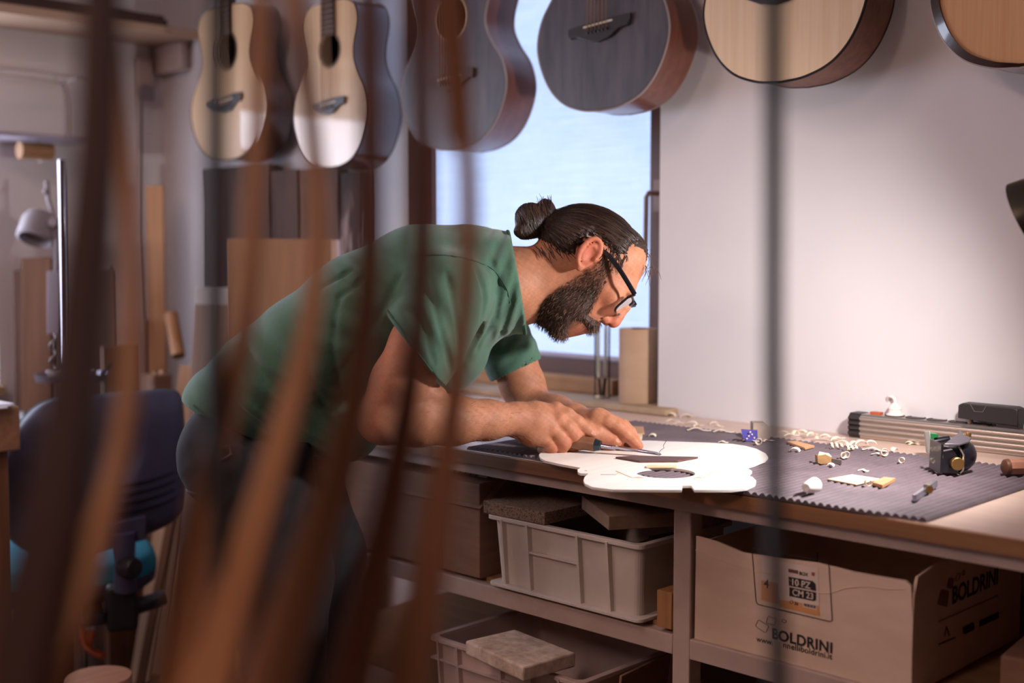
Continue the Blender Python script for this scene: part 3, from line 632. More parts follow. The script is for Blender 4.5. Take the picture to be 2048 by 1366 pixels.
# little brass and wood plane
o_, r_, u_, t_ = local(1655, 928); S_ = 2.13/F_PX
fpn = thing('finger_plane', 'tiny wooden finger plane with a dull blade on the mat', 'plane', o_)
MB().prism([L(-20, 2, 0), L(-14, 0, .004), L(7, 1, .004), L(7, 14, .004), L(-3, 19, .0), L(-20, 16, -.004)], -t_*.016).build('body', wood('plane_wood', '9a7448', '7c5a36', 'x'), fpn, bevel=.0008)
MB().prism([L(7, 2, .003), L(27, -1, .003), L(27, 8, .003), L(8, 11, .003)], -t_*.003).build('blade', mat('dull_steel', '6a625a', .4, .7), fpn)
MB().prism([L(-18, 16, -.004), L(-4, 19, 0), L(8, 14, .0), L(6, 18, -.012), L(-12, 21, -.016)], u_*.001).build('cover', w_pale, fpn)
# sanding block with punched purple paper
o_, r_, u_, t_ = local(1514, 881); S_ = 2.36/F_PX
sb = thing('sanding_block', 'grey sanding block wrapped in punched purple abrasive paper', 'sanding block', o_)
dx = r_*.97 + t_*.25; dx /= np.linalg.norm(dx)
MB().prism([L(-5, 0, .004), L(30, 2, -.01), L(30, 24, -.016), L(24, 31, -.03), L(-4, 33, -.02), L(-8, 20, .0)], -t_*.03).build('block', mat('block_grey', 'a08c80', .8, col2='8f7b70', scale=(60, 60, 60)), sb, bevel=.001)
Pp = [L(-35, 25, .012), L(-32, 8, .016), L(-25, 1, .016), L(-2, 0, .006), L(1, 2, .004), L(0, 22, .003), L(-16, 23, .008)]
MB().prism(Pp, -t_*.0012).build('abrasive_paper', mat('purple_abrasive', '423a8c', .8), sb)
for (dx_, dy_) in ((-17, 20), (-20, 12), (-12, 14), (-24, 7), (-7, 7)):
    MB().lathe([(0, .0012), (.0016, .0012), (.0016, 0)], L(dx_, dy_, .0125 + .0002*(-dx_) - .006*(dx_ > -14)), t_, 10).build('punched_dot', w_pale, sb)
# wood shavings
m_shav = mat('wood_shaving', 'f6e6d2', .6, col2='ecd6ba', scale=(30, 30, 30))
def shaving(px, py, kind, size, rot, label, group, z=MZ):
    o = atz(px, py, z); n = 28; ctr = []
    ca, sa = math.cos(rot), math.sin(rot)
    for i in range(n + 1):
        t = i/n
        if kind == 'curl': a = t*2*math.pi*2.6; p = ((t - .5)*size*1.3, math.cos(a)*size*.33*(1 - .3*t), math.sin(a)*size*.33*(1 - .3*t) + size*.33); wv = (1, 0, 0)
        elif kind == 'ring': a = t*2*math.pi*1.9 + rot; r = size*.5*(1 - .35*t); p = (math.cos(a)*r, (t - .5)*size*.3, math.sin(a)*r + size*.5); wv = (0, 1, 0)
        elif kind == 'arc': a = math.pi*(.05 + .9*t); p = (math.cos(a)*size*.6, 0, math.sin(a)*size*.45 + .0005); wv = (0, 1, .2)
        else: p = ((t - .5)*size*1.6, size*.12*math.sin(t*5), .0015 + size*.16*max(0, math.sin(t*4.2))**2); wv = (0, 1, .1)
        ctr.append((np.array(p), np.array(wv)))
    wd_ = {'curl': .0022, 'ring': .003, 'arc': .0045, 'flat': .0038}[kind]
    R = np.array(((ca, -sa, 0), (sa, ca, 0), (0, 0, 1)))
    vs = []; fs = []
    for p, wv in ctr:
        for s_ in (-1, 1): vs.append(o + R @ (p + s_*wv/np.linalg.norm(wv)*wd_))
    for i in range(n): fs.append((2*i, 2*i + 1, 2*i + 3, 2*i + 2))
    mz = min(v[2] for v in vs); vs = [v + np.array((0, 0, z - mz + .0002)) for v in vs]
    ob = MB().add(vs, fs, True).build('wood_shaving', m_shav, fixn=False)
    md = ob.modifiers.new('thick', 'SOLIDIFY'); md.thickness = .0004
    return tag(ob, label, 'shaving', group)
G1 = 'shavings along the wall'; LB1 = 'pale wood shaving in the loose row along the wall behind the mat'
for (x, y, k, s_, r) in ((1342, 833, 'arc', .02, .3), (1345, 842, 'flat', .02, 1.2), (1372, 836, 'arc', .022, .8), (1380, 833, 'flat', .016, .2), (1362, 848, 'flat', .022, .9), (1384, 850, 'arc', .02, .5), (1395, 852, 'flat', .018, 1.5), (1428, 850, 'arc', .017, .9), (1436, 853, 'flat', .016, .2),
                        (1570, 866, 'flat', .02, .4), (1582, 871, 'flat', .02, 1.0), (1590, 868, 'arc', .017, 1.6), (1604, 868, 'arc', .02, .2), (1616, 868, 'flat', .024, .6), (1622, 872, 'arc', .018, 1.1), (1637, 876, 'flat', .02, 1.9), (1650, 876, 'arc', .018, .5), (1662, 878, 'flat', .022, .1), (1672, 882, 'arc', .02, .9), (1678, 877, 'flat', .018, 1.4), (1690, 886, 'flat', .024, .3), (1818, 888, 'arc', .012, .3), (1828, 889, 'flat', .015, 1.0)):
    shaving(x, y, k, s_, r, LB1, G1, BENCH_Z + .0007 if y < 862 or x > 1800 else MZ)
for (x, y, k, s_, r, lb) in ((1398, 861, 'flat', .030, .7, 'long straight pale shaving with a folded tail near the far mat edge'), (1447, 864, 'flat', .026, .75, 'bent pale shaving on the mat left of the sanding block'),
    (1447, 885, 'flat', .012, .4, 'tiny shaving beside the far rim of the template'), (1518, 890, 'ring', .014, .4, 'small ring shaped shaving in front of the sanding block'), (1502, 882, 'flat', .02, .5, 'flat shaving lying against the sanding block'), (1536, 882, 'flat', .016, 1.3, 'short shaving at the right foot of the sanding block'),
    (1590, 903, 'arc', .016, .2, 'thin looped shaving in front of the flat tan stick'), (1672, 897, 'curl', .017, .6, 'tight corkscrew shaving behind the finger plane'), (1702, 901, 'curl', .016, .9, 'crumpled corkscrew shaving below the shaving pile'), (1695, 893, 'flat', .03, -.3, 'long ribbon shaving leaning on the pile'), (1708, 890, 'arc', .017, 1.2, 'upright hooked shaving right of the pile'), (1722, 890, 'arc', .022, 1.0, 'broad standing shaving curl near the power strip'), (1742, 889, 'arc', .018, .6, 'arched shaving just in front of the power strip'),
    (1693, 916, 'ring', .013, .5, 'double ringed shaving right of the finger plane'), (1686, 917, 'ring', .012, 1.0, 'ring shaving touching the finger plane blade'), (1750, 901, 'flat', .028, .35, 'straight twisted shaving in the middle of the mat'), (1769, 912, 'ring', .015, .7, 'open coil shaving in the middle of the mat'), (1757, 910, 'flat', .016, .1, 'blunt shaving left of the open coil'), (1789, 902, 'arc', .014, 1.5, 'upright comma shaped shaving behind the open coil'), (1804, 926, 'ring', .011, .2, 'single tiny spiral shaving alone on the mat'), (1661, 933, 'arc', .011, .3, 'thin sliver shaving in front of the finger plane'), (1727, 942, 'flat', .011, .2, 'thin white sliver behind the thin pale board'), (1736, 972, 'ring', .0125, .9, 'rolled up ball shaving on the end of the thin board'), (1305, 873, 'arc', .012, .4, 'hair thin brown shaving by the short wood scrap')):
    shaving(x, y, k, s_, r, lb, 'shavings on the mat')
# dark curl rising from the blank
mb = MB().tube([atz(1322, 909, TZ + .005) + u3*z_ + RT*x_ for x_, z_ in ((.0, 0), (-.003, .004), (.0, .008), (.005, .011), (.004, .016), (.007, .021), (.009, .024))], .0005, 5)
tag(mb.build('dark_shaving', m_rose), 'fine dark shaving curling up from the chisel edge', 'shaving')
# ---------------------------------------------------------------- on the sill: cardboard tube and spring-arm lamp
ty = YW + .034; p = aty(1275, 805, ty); rr = float((aty(1307, 700, ty) - aty(1243, 700, ty))[0])*.5*.93
SILZ = BENCH_Z + .0152
tag(MB().lathe([(rr*.93, .0), (rr, .0), (rr, .172), (rr*.93, .172), (rr*.93, .0)], (p[0], ty, SILZ), n=32).build('cardboard_tube', mat('tube_card', 'c4a386', .75, col2='b8967a', scale=(6, 6, 14)), sharp=50), 'plain tan cardboard tube standing upright on the window sill', 'tube')
sl = thing('spring_lamp', 'spring balanced desk lamp arm clamped at the sill behind the head', 'lamp', tuple(atz(1203, 808, BENCH_Z + .001)))
b0 = np.array(sl['_o']); m_dk = mat('lamp_dark', '3c3430', .4, .6); m_spr = mat('spring_pale', 'd8d4c0', .35, .7)
ps_ = 2.62/F_PX; tt = -np.array((FW[0], FW[1], 0)); tt /= np.linalg.norm(tt)
def B(dx, dy, dt=0): return b0 + RT*dx*ps_ + u3*dy*ps_ + tt*dt
MB().prism([B(-21, 1, .02), B(14, 1, .03), B(18, 4, -.02), B(-2, 4, -.03)], u3*.006).build('base', mat('lamp_base', '5d5358', .3, .6), sl, bevel=.001)
MB().tube([B(2, 3), B(2, 14)], .007, 12).build('stem', m_dk, sl)
MB().tube([B(-15, 17), B(17, 17)], .0036, 10).build('cross_bar', mat('lamp_bar', 'c9bda9', .4), sl)
for dx in (-15, 17): MB().tube([B(dx, 14), B(dx, 170), B(dx + 4, 330), B(dx + 6, 420)], .0024, 8).build('rod', m_dk, sl)
MB().tube([B(-2, 14), B(-4, 40), B(-6, 60)], .004, 8).build('fork', m_dk, sl); MB().tube([B(4, 14), B(6, 40), B(8, 60)], .004, 8).build('fork', m_dk, sl)
for dx in (-8, 9):
    pts = []; N = 150
    for i in range(N + 1):
        a = i/N*2*math.pi*24; pts.append(B(dx, 68 + 110*i/N) + RT*math.cos(a)*.0036 + tt*math.sin(a)*.0036)
    MB().tube(pts, .0016, 5).build('spring', m_spr, sl)
    MB().tube([B(dx, 60), B(dx, 70)], .003, 8).build('spring_hook', m_spr, sl); MB().tube([B(dx, 178), B(dx, 420)], .0024, 6).build('rod', m_dk, sl)
MB().box(B(3, 424), (.06, .02, .02)).build('elbow', m_dk, sl, bevel=.003)
# ---------------------------------------------------------------- bench lamp at the right edge (gives the key light)
lp = atd(1992, 440, 1.80); aim = np.array((-1.28, 1.86, .9)); ld = aim - lp; ld /= np.linalg.norm(ld)
lm = thing('bench_lamp', 'dark metal bench lamp shade hanging over the right end of the bench', 'lamp', tuple(lp))
ld2 = np.array((-.86, -.10, -.44)); ld2 /= np.linalg.norm(ld2)
prof = [(.012, -.075), (.020, -.073), (.031, -.063), (.047, -.040), (.057, -.010), (.060, .010), (.0585, .010), (.055, -.010), (.045, -.039), (.029, -.061), (.012, -.069)]
ap = lp + RT*.055 + u3*.004
MB().lathe(prof, ap, ld2, 36).build('shade', mat('lamp_shade_olive', '4b463c', .35, .6), lm)
MB().lathe([(0, -.03), (.012, -.028), (.02, -.012), (.017, .002), (0, .008)], ap, ld2, 18).build('bulb', mat('bulb_glow', 'fff4e8', .4, emit='fff0e0', estr=12), lm)
MB().tube([ap - ld2*.083, ap - ld2*.12], .012, 14).build('socket', m_dk, lm)
q = ap - ld2*.11
MB().tube(spline([q, q + np.array((.06, .02, .05)), q + np.array((.22, .05, .16)), q + np.array((.42, .06, .10))], 6), .006, 10).build('arm', m_dk, lm)
e = q + np.array((.42, .06, .10)); MB().tube([e, (e[0], e[1], BENCH_Z + .02)], .006, 10).build('post', m_dk, lm); MB().lathe([(0, 0), (.07, 0), (.07, .018), (.01, .024), (0, .024)], (e[0], e[1], BENCH_Z + .0005), n=28).build('base', m_dk, lm)
sp = bpy.data.lights.new('bench_lamp_light', 'SPOT'); sp.energy = LAMP_W; sp.color = (1.0, .95, .93); sp.spot_size = math.radians(152); sp.spot_blend = 1.0; sp.shadow_soft_size = .03
so = bpy.data.objects.new('bench_lamp_light', sp); COL.objects.link(so); so.location = tuple(ap + ld2*.02)
so.rotation_euler = Vector(tuple(ld2)).to_track_quat('-Z', 'Y').to_euler()
# ================================================================ guitars hanging along the wall
HALF = [(0, 0), (.058, .006), (.118, .030), (.163, .078), (.190, .150), (.178, .215), (.142, .268), (.121, .312), (.122, .352), (.137, .398), (.142, .432), (.128, .466), (.092, .485), (.045, .490), (0, .490)]
def outline(sc, zs=1.0, n=7):
    h = spline(HALF, n); r = [np.array((p[0]*sc, p[1]*sc*zs)) for p in h]
    return r + [np.array((-p[0], p[1])) for p in reversed(r[1:-1])]
def guitar(label, o, sc, yaw, m_top_, m_side, m_bind, dark=False, depth=.1, bridge='wing', bevel=False, zs=1.0):
    R = np.array(Matrix.Rotation(yaw, 3, 'Z'))
    def W(x, y, z): return o + R @ np.array((x, y, z))
    g_ = thing('acoustic_guitar', label, 'guitar', tuple(o), 'guitars hanging along the wall')
    ol = outline(sc, zs); n = len(ol)
    hz = .347*sc*zs; hr_ = .049*sc
    hole_ = [(hr_*math.cos(a), hz + hr_*math.sin(a)) for a in np.linspace(0, 2*math.pi, 36, endpoint=False)]
    ins = [p*np.array((.985, 1)) + np.array((0, (.245*sc*zs - p[1])*.012)) for p in ol]
    MB().plate([W(p[0], 0, p[1]) for p in ins], [[W(x, 0, z) for x, z in hole_]], R @ np.array((0, .003, 0))).build('soundboard', m_top_, g_, sharp=30)
    vs = [W(p[0], .0004, p[1]) for p in ol] + [W(p[0], depth*(.90 + .10*(1 - p[1]/(.49*sc*zs))), p[1]) for p in ol]
    MB().add(vs, [(i, (i+1) % n, n + (i+1) % n, n + i) for i in range(n)], True).build('side', m_side, g_, fixn=False)
    bk = [W(p[0], depth*(.90 + .10*(1 - p[1]/(.49*sc*zs))), p[1]) for p in ol]
    MB().prism(bk, R @ np.array((0, .003, 0))).build('back', m_side, g_)
    MB().tube([W(p[0], .0015, p[1]) for p in ol] + [W(ol[0][0], .0015, ol[0][1])], .0024, 6, caps=False).build('binding', m_bind, g_)
    MB().tube([b for b in bk] + [bk[0]], .0018, 6, caps=False).build('binding', m_bind, g_)
    if bevel:
        a = [ins[i]*np.array((.9, 1)) + np.array((0, (.245*sc*zs - ins[i][1])*.08)) for i in range(n)]
        k0, k1 = int(n*.50), int(n*.99)
        idx = list(range(k0, n)) + [0, 1, 2, 3, 4, 5]
        vs = []; 
        for j, i in enumerate(idx):
            f = math.sin(math.pi*j/(len(idx) - 1))**.6; q = ol[i]*(1 - f) + a[i]*f
            vs += [W(ol[i][0], -.0005 + .012*f*0, ol[i][1]), W(q[0], -.004*f - .0008, q[1])]
        MB().add(vs, [(2*j, 2*j + 1, 2*j + 3, 2*j + 2) for j in range(len(idx) - 1)], True).build('arm_bevel', mat('bevel_gloss', '2c1712', .15, coat=.8), g_, fixn=False)
    MB().add([W(r*math.cos(a), -.0006, hz + r*math.sin(a)) for a in np.linspace(0, 2*math.pi, 40, endpoint=False) for r in (hr_*1.02, hr_*1.16)], [(2*i, 2*i + 1, (2*i + 3) % 80, (2*i + 2) % 80) for i in range(40)]).build('rosette', mat('rosette_pale', 'b79a7a', .4) if dark else mat('rosette_dark', '5a3d2c', .4), g_, fixn=False)
    m_eb = mat('ebony', '231a1a', .35, col2='2e2422', scale=(80, 80, 8)); bzz = .187*sc*zs
    if bridge == 'wing':
        bp_ = [(-.088, .004), (-.02, .014), (.06, .020), (.084, .018), (.082, .002), (.078, -.006), (.074, .0), (.05, -.010), (.02, -.028), (-.01, -.032), (-.045, -.026), (-.075, -.014), (-.088, -.008)]
    else:
        bp_ = [(-.088, .0), (-.03, .008), (.05, .014), (.09, .016), (.090, .004), (.083, -.010), (.07, -.011), (.060, -.012), (.03, -.030), (.0, -.036), (-.03, -.032), (-.055, -.022), (-.068, -.020), (-.082, -.022), (-.088, -.016)]
    MB().prism([W(x*sc, -.0005, bzz + z*sc) for x, z in bp_], R @ np.array((0, -.008, 0))).build('bridge', m_eb, g_, bevel=.0015)
    MB().bar(W(-.040*sc, -.0095, bzz - .001*sc), W(.042*sc, -.0095, bzz + .006*sc), .003, .004, R @ np.array((0, 1.0, 0))).build('saddle', mat('bone', 'e8dcc8', .4), g_)
    m_str = mat('string_bronze', 'b08a6a', .35, .9)
    ftop = .49*sc*zs
    for k in range(6):
        x = (-.027 + k*.0108)*sc
        pn = MB().lathe([(0, .0065), (.0028, .006), (.0032, .004), (.0022, 0), (.002, -.006)], W(x, -.008, bzz - (.014 - k*.0006)*sc), R @ np.array((0, -1.0, 0)), 10).build('bridge_pin', m_eb, g_)
        MB().tube([W(x, -.010, bzz - .012*sc), W(x, -.0125, bzz + .001*sc), W(x*.62, -.0125, ftop + .36)], .0007 + .00012*(5 - k), 5).build('string', m_str, g_)
    fb0 = hz + hr_*.85
    MB().prism([W(-.028, -.0005, fb0), W(.028, -.0005, fb0), W(.022, -.0005, ftop + .36), W(-.022, -.0005, ftop + .36)], R @ np.array((0, -.007, 0))).build('fretboard', mat('fretboard_wood', '3a2825', .45), g_)
    L_ = .645
    for k in range(1, 21):
        z = ftop + .36 - (L_ - L_*2**(-k/12))*1.0
        if z < fb0 + .004: break
        hw = .0215 + .0065*(ftop + .36 - z)/.5; MB().tube([W(-hw, -.0078, z), W(hw, -.0078, z)], .0009, 5).build('fret', m_alu, g_)
    MB().prism([W(-.027, 0, ftop - .002), W(.027, 0, ftop - .002), W(.022, 0, ftop + .37), W(-.022, 0, ftop + .37)], R @ np.array((0, .022, 0))).build('neck', m_side, g_, bevel=.007, seg=3)
    hd = MB().prism([W(-.026, .0, ftop + .37), W(.026, .0, ftop + .37), W(.034, .012, ftop + .39), W(.037, .03, ftop + .53), W(-.037, .03, ftop + .53), W(-.034, .012, ftop + .39)], R @ np.array((0, .014, 0))).build('headstock', m_side, g_)
    for k in range(3):
        for s_ in (-1, 1): MB().tube([W(s_*.034, .022, ftop + .41 + k*.042), W(s_*.055, .022, ftop + .41 + k*.042)], .005, 8).build('tuner', m_alu, hd)
    return g_
m_spr1 = wood('spruce_gloss', 'd8b48c', 'cda67c', 'z', .35, 90, 3, coat=1.0, bump=.02)
m_spr5 = wood('spruce_satin', 'eccfae', 'e2c09a', 'z', .42, 90, 3, bump=.04)
m_spr6 = wood('spruce_aged', 'dba878', 'cf9764', 'z', .3, 90, 3, coat=.3, bump=.04)
m_blk4 = mat('black_stained_spruce', '3a333b', .42, col2='564d52', scale=(30, 30, 5), bump=.08, bscale=(120, 120, 6))
m_mahg = wood('mahogany_gloss', '57301f', '45241a', 'z', .3, 60, 5, coat=.9, bump=.03); m_mahg.node_tree.nodes['Principled BSDF'].inputs['Coat Roughness'].default_value = .03
m_mah = wood('mahogany_satin', '7d4633', '65382a', 'z', .38, 60, 5, coat=.4, bump=.06); m_mah.node_tree.nodes['Principled BSDF'].inputs['Coat Roughness'].default_value = .18
m_mah5 = mat('figured_mahogany', '7a4a34', .45, col2='633826', scale=(60, 60, 25), bump=.06)
m_bd = mat('binding_dark', '1d1516', .3); m_bp = mat('binding_pale', '9a8c88', .35)
YG = 2.108
def gplace(l, r, bot, yaw=0.0, Y=YG):
    a = aty(*l, Y); b = aty(*r, Y); c = aty(*bot, Y); w = np.linalg.norm((b - a)[:2])
    return np.array(((a[0] + b[0])/2, Y, c[2])), w/.38
GT = []
o, s_ = gplace((382, 250), (532, 220), (455, 321)); guitar('glossy spruce guitar with dark sides farthest left in the hanging row', o, s_, .0, m_spr1, m_mahg, m_bd, zs=.885); GT.append(o)
o, s_ = gplace((588, 250), (738, 240), (660, 336)); guitar('glossy spruce guitar with visible sound hole beside the window reveal', o, s_, .0, m_spr1, m_mahg, m_bd, depth=.115, zs=1.05); GT.append(o)
o, s_ = gplace((803, 230), (1012, 185), (892, 300)); guitar('dark topped guitar with a pale rosette hanging before the window', o, s_, .0, m_blk4, m_mah, m_bp, dark=True, depth=.105, zs=.93); GT.append(o)
o, s_ = gplace((1075, 112), (1338, 70), (1208, 221)); guitar('black stained guitar with a white saddle hanging at the window edge', o, s_, .0, m_blk4, m_mah, m_bp, dark=True, bridge='scroll', depth=.105); GT.append(o)
o, s_ = gplace((1407, 50), (1734, 10), (1545, 166)); guitar('pale spruce guitar with reddish brown sides hanging right of the window', o, s_, .0, m_spr5, m_mah5, m_bd, depth=.105); GT.append(o)
o, s_ = gplace((1857, 0), (2250, -60), (2045, 134), Y=2.14); o[2] += .0; guitar('golden spruce guitar with a dark rounded edge at the far right', o, s_, -.05, m_spr6, m_mahg, m_bp, bevel=True, depth=.1); GT.append(o)
rl = thing('guitar_rail', 'dark wooden rail with hooks holding the guitars above the bench', 'rail', (-1.8, YW - .012, 2.40))
MB().box((-1.9, YW - .012, 2.43), (3.6, .024, .07)).build('board', m_edge, rl, bevel=.003)
for o in GT:
    zt = o[2] + .49 + .37
    MB().tube([(o[0] - .03, YG + .02, zt), (o[0] - .03, YW - .03, zt + .01), (o[0], YW - .026, 2.41)], .005, 8).build('hook', m_dk, rl); MB().tube([(o[0] + .03, YG + .02, zt), (o[0] + .03, YW - .03, zt + .01), (o[0], YW - .026, 2.41)], .005, 8).build('hook', m_dk, rl)
# ================================================================ left side of the workshop
w_plank = wood('pine_plank', 'cf9c70', 'b8845a', 'z', .6, 45, 2.5); w_plankd = wood('brown_plank', '7d5236', '684128', 'z', .6, 45, 2.5); w_plankl = wood('light_plank', 'd6b090', 'c69c7a', 'z', .6, 45, 2.5)
def plank(name, label, top, bot, D, wpx, th, m, Dt=None, cat='plank', topface=None, group=None):
    # carry the foot down (or cut it) to the floor
    dt_ = Dt or D; a = atd(*top, dt_); b = atd(*bot, D); k_ = (a[2] - .012)/(a[2] - b[2]); b = a + (b - a)*k_; D = float((b - CAM) @ FW); bot = (1024 + F_PX*((b - CAM) @ RT)/D, IH/2 - F_PX*((b - CAM) @ UP)/D)
    """plank whose visible centre line runs from pixel top to pixel bot; D depth of its foot, Dt of its top"""
    a = atd(*top, Dt or D); b = atd(*bot, D); d = a - b; L_ = np.linalg.norm(d); d /= L_
    if b[2] > .002: b = b + d/d[2]*(.002 - b[2]) if False else b
    x = RT - d*np.dot(RT, d); x /= np.linalg.norm(x); y = np.cross(d, x)
    R = np.array((x, y, d)).T; w = wpx*D/F_PX
    ob = MB().box((0, 0, L_/2), (w, th, L_)).build(name, m, M=mtx(R, b), bevel=.0015)
    return tag(ob, label, cat, group)
def foot(px, D): # extend pixel column down to the floor at depth D
    return (px, YHOR + CAM[2]/D*F_PX*1.0 - 12)
# upper shelf on the left wall
SXF = float(aty(402, 70, YW)[0]); sz = 1.955
us = thing('wall_shelf', 'pale wooden shelf high on the left wall', 'shelf', (XL + .12, 1.5, sz))
MB().box(((XL + SXF)/2, (.75 + YW)/2 - .001, sz + .014), (SXF - XL - .002, YW - .75 - .004, .028)).build('board', wood('shelf_pale', 'c2a48c', 'b3937a', 'y'), us, bevel=.002)
MB().box((XL + .10, YW - .03, sz - .05), (.18, .02, .09)).build('bracket', m_steel, us); MB().box((XL + .10, .9, sz - .05), (.18, .02, .09)).build('bracket', m_steel, us)
m_ds = wood('dark_strips', '4a2c20', '3a2018', 'y', .6)
for k, (xx, zz, w_, h_, lb) in enumerate(((SXF - .05, sz + .029, .07, .022, 'dark wood strip lying at the front of the high shelf'), (SXF - .13, sz + .029, .06, .03, 'thick dark wood strip at the back of the high shelf'), (SXF - .06, sz + .052, .05, .014, 'thin dark wood strip stacked on the front strip of the high shelf'))):
    tag(MB().box((xx, 1.5, zz + h_/2), (w_, 1.3, h_)).build('wood_strip', m_ds, bevel=.002), lb, 'wood strip')
# wire rack lower on the left wall
rk = thing('wire_rack', 'white wire rack with a lavender grey shelf on the left wall', 'rack', (XL + .1, 1.5, 1.60))
m_lav = mat('lavender_metal', 'a79fae', .5); ye = float(atx(158, 285, XL + .05)[1])
MB().box((XL + .10, (ye + 1.58)/2, 1.612), (.20, ye - 1.58, .012)).build('tray', m_lav, rk, bevel=.003)
rz = 1.80
for xx in (XL + .03, XL + .19): MB().tube(spline([(xx, 1.58, 1.62), (xx, 1.58, rz - .03), (xx, 1.61, rz), (xx, ye - .07, rz), (xx, ye - .02, rz - .03), (xx, ye - .015, 1.62)], 5), .004, 8).build('wire', mat('wire_white', 'bfb2ae', .5), rk)
MB().tube([(XL + .03, ye - .05, rz), (XL + .19, ye - .05, rz)], .005, 8).build('wire', MATS['wire_white'], rk)
ry = float(atx(103, 310, XL + .12)[1])
tag(MB().tube([(XL + .12, 1.70, 1.572), (XL + .12, ry, 1.572)], .026, 20).build('brown_roll', mat('kraft_roll', 'a27a56', .7)), 'brown paper roll slung under the wire rack', 'roll')
MB().tube([(XL + .12, ry - .04, 1.606), (XL + .12, ry - .04, 1.54), (XL + .15, ry - .04, 1.543)], .003, 6).build('hanger', MATS['wire_white'], rk)
# wall switch box
sw = thing('wall_socket', 'pale wall box with a grey plug on the left wall near the corner', 'wall box', tuple(atx(284, 168, XL + .01)))
q = np.array(sw['_o']); MB().box(q + np.array((.012, 0, .02)), (.03, .05, .12)).build('box', mat('box_pale', 'b8a49c', .6), sw, bevel=.004); MB().box(q + np.array((.034, -.005, -.035)), (.03, .045, .05)).build('plug', mat('plug_grey', '7d7078', .5), sw, bevel=.004)
MB().tube([q + np.array((.03, -.02, -.06)), q + np.array((.02, -.03, -.5)), q + np.array((.02, -.02, -1.0))], .004, 6).build('cable', mat('cable_dark', '3c2c28', .6), sw)
# grey work lamp on a jointed arm
wl = thing('work_lamp', 'round grey work lamp on a jointed arm above the drill stand', 'lamp', tuple(atd(113, 700, 3.72)))
D_ = 3.72; m_lg = mat('lamp_grey', '8f8488', .5)
c = atd(78, 455, D_); axd = np.array(-UP*.9 + RT*(-.12) - FW*.42); axd /= np.linalg.norm(axd)
MB().lathe([(.02, -.05), (.045, -.048), (.055, -.03), (.056, .03), (.048, .034), (.044, .012), (.0, .006)], c + axd*.01, axd, 28).build('hood', m_lg, wl)
MB().lathe([(0, .014), (.042, .014), (.042, .008)], c + axd*.01, axd, 24).build('glass', mat('lamp_lens', '4d3a36', .3), wl)
MB().tube([atd(93, 362, D_), atd(97, 400, D_), atd(110, 440, D_ - .02)], .007, 8).build('arm', m_lg, wl)
MB().tube([atd(88, 385, D_ - .01), atd(96, 380, D_ - .01)], .008, 8).build('wing_nut', m_lg, wl)
MB().lathe([(0, -.02), (.014, -.02), (.014, .02), (0, .02)], atd(110, 445, D_ - .03), FW, 16).build('joint', m_lg, wl)
MB().bar(atd(113, 445, D_ - .02), atd(112, 560, D_ - .02), .014, .01).build('arm', m_lg, wl)
MB().bar(atd(111, 543, D_ - .03), atd(111, 668, D_ - .03), .040, .03, FW).build('ballast_box', mat('ballast', '9a8f98', .5), wl, bevel=.003)
MB().tube([atd(112, 668, D_ - .03), atd(112, 740, D_ - .03)], .005, 8).build('arm', m_dk, wl)
# chrome pole stand with tray
D_ = 3.56; st = thing('pole_stand', 'chrome pole stand carrying a small tray of cables', 'stand', (atd(135, 700, D_)[0], atd(135, 700, D_)[1], 0))
xb, yb = atd(135, 700, D_)[:2]; zt_ = float(atd(135, 322, D_)[2])
MB().lathe([(.0, 0), (.013, 0), (.013, zt_), (.010, zt_), (.010, zt_ - .03), (0, zt_ - .03)], (xb, yb, 0), n=20).build('pole', mat('chrome', 'b4b0bc', .12, 1.0), st)
MB().lathe([(0, .0), (.10, 0), (.10, .02), (.02, .035), (0, .035)], (xb, yb, .0), n=28).build('base', m_dk, st)
tz = float(atd(140, 762, D_)[2]); tc_ = atd(143, 762, D_ + .02)
MB().lathe([(0, 0), (.095, 0), (.10, .02), (.097, .02), (.092, .004), (0, .004)], (tc_[0], tc_[1], tz), n=32).build('tray', mat('tray_steel', '9a94a6', .3, .8), st)
MB().tube([(xb, yb, tz - .02), (tc_[0], tc_[1], tz)], .012, 10).build('bracket', m_dk, st)
pts = [];
for i in range(90): a = i/90*2*math.pi*3.3; pts.append((tc_[0] + math.cos(a)*(.062 + .008*math.sin(i*.7)), tc_[1] + math.sin(a)*(.06 + .006*math.cos(i*.5)), tz + .009 + .0022*(i/9.0) % .02))
tag(MB().tube(pts, .0045, 6).build('cable_coil', mat('cable_grey', '8a7a72', .6)), 'grey cable coiled on the tray of the pole stand', 'cable')
tag(MB().tube([atd(200, 748, D_), atd(224, 728, D_ + .02)], .006, 8).build('dark_rod', m_dk), 'short dark rod sticking out over the tray edge', 'rod')
pts = [atd(108 + 7*math.sin(i*1.1), 668 + i*5.5, 3.62 + .02*math.cos(i*1.1)) for i in range(14)]
tag(MB().tube(spline(pts, 4), .004, 6).build('hanging_cable', MATS['cable_grey']), 'twisted grey cable hanging below the lamp box', 'cable')
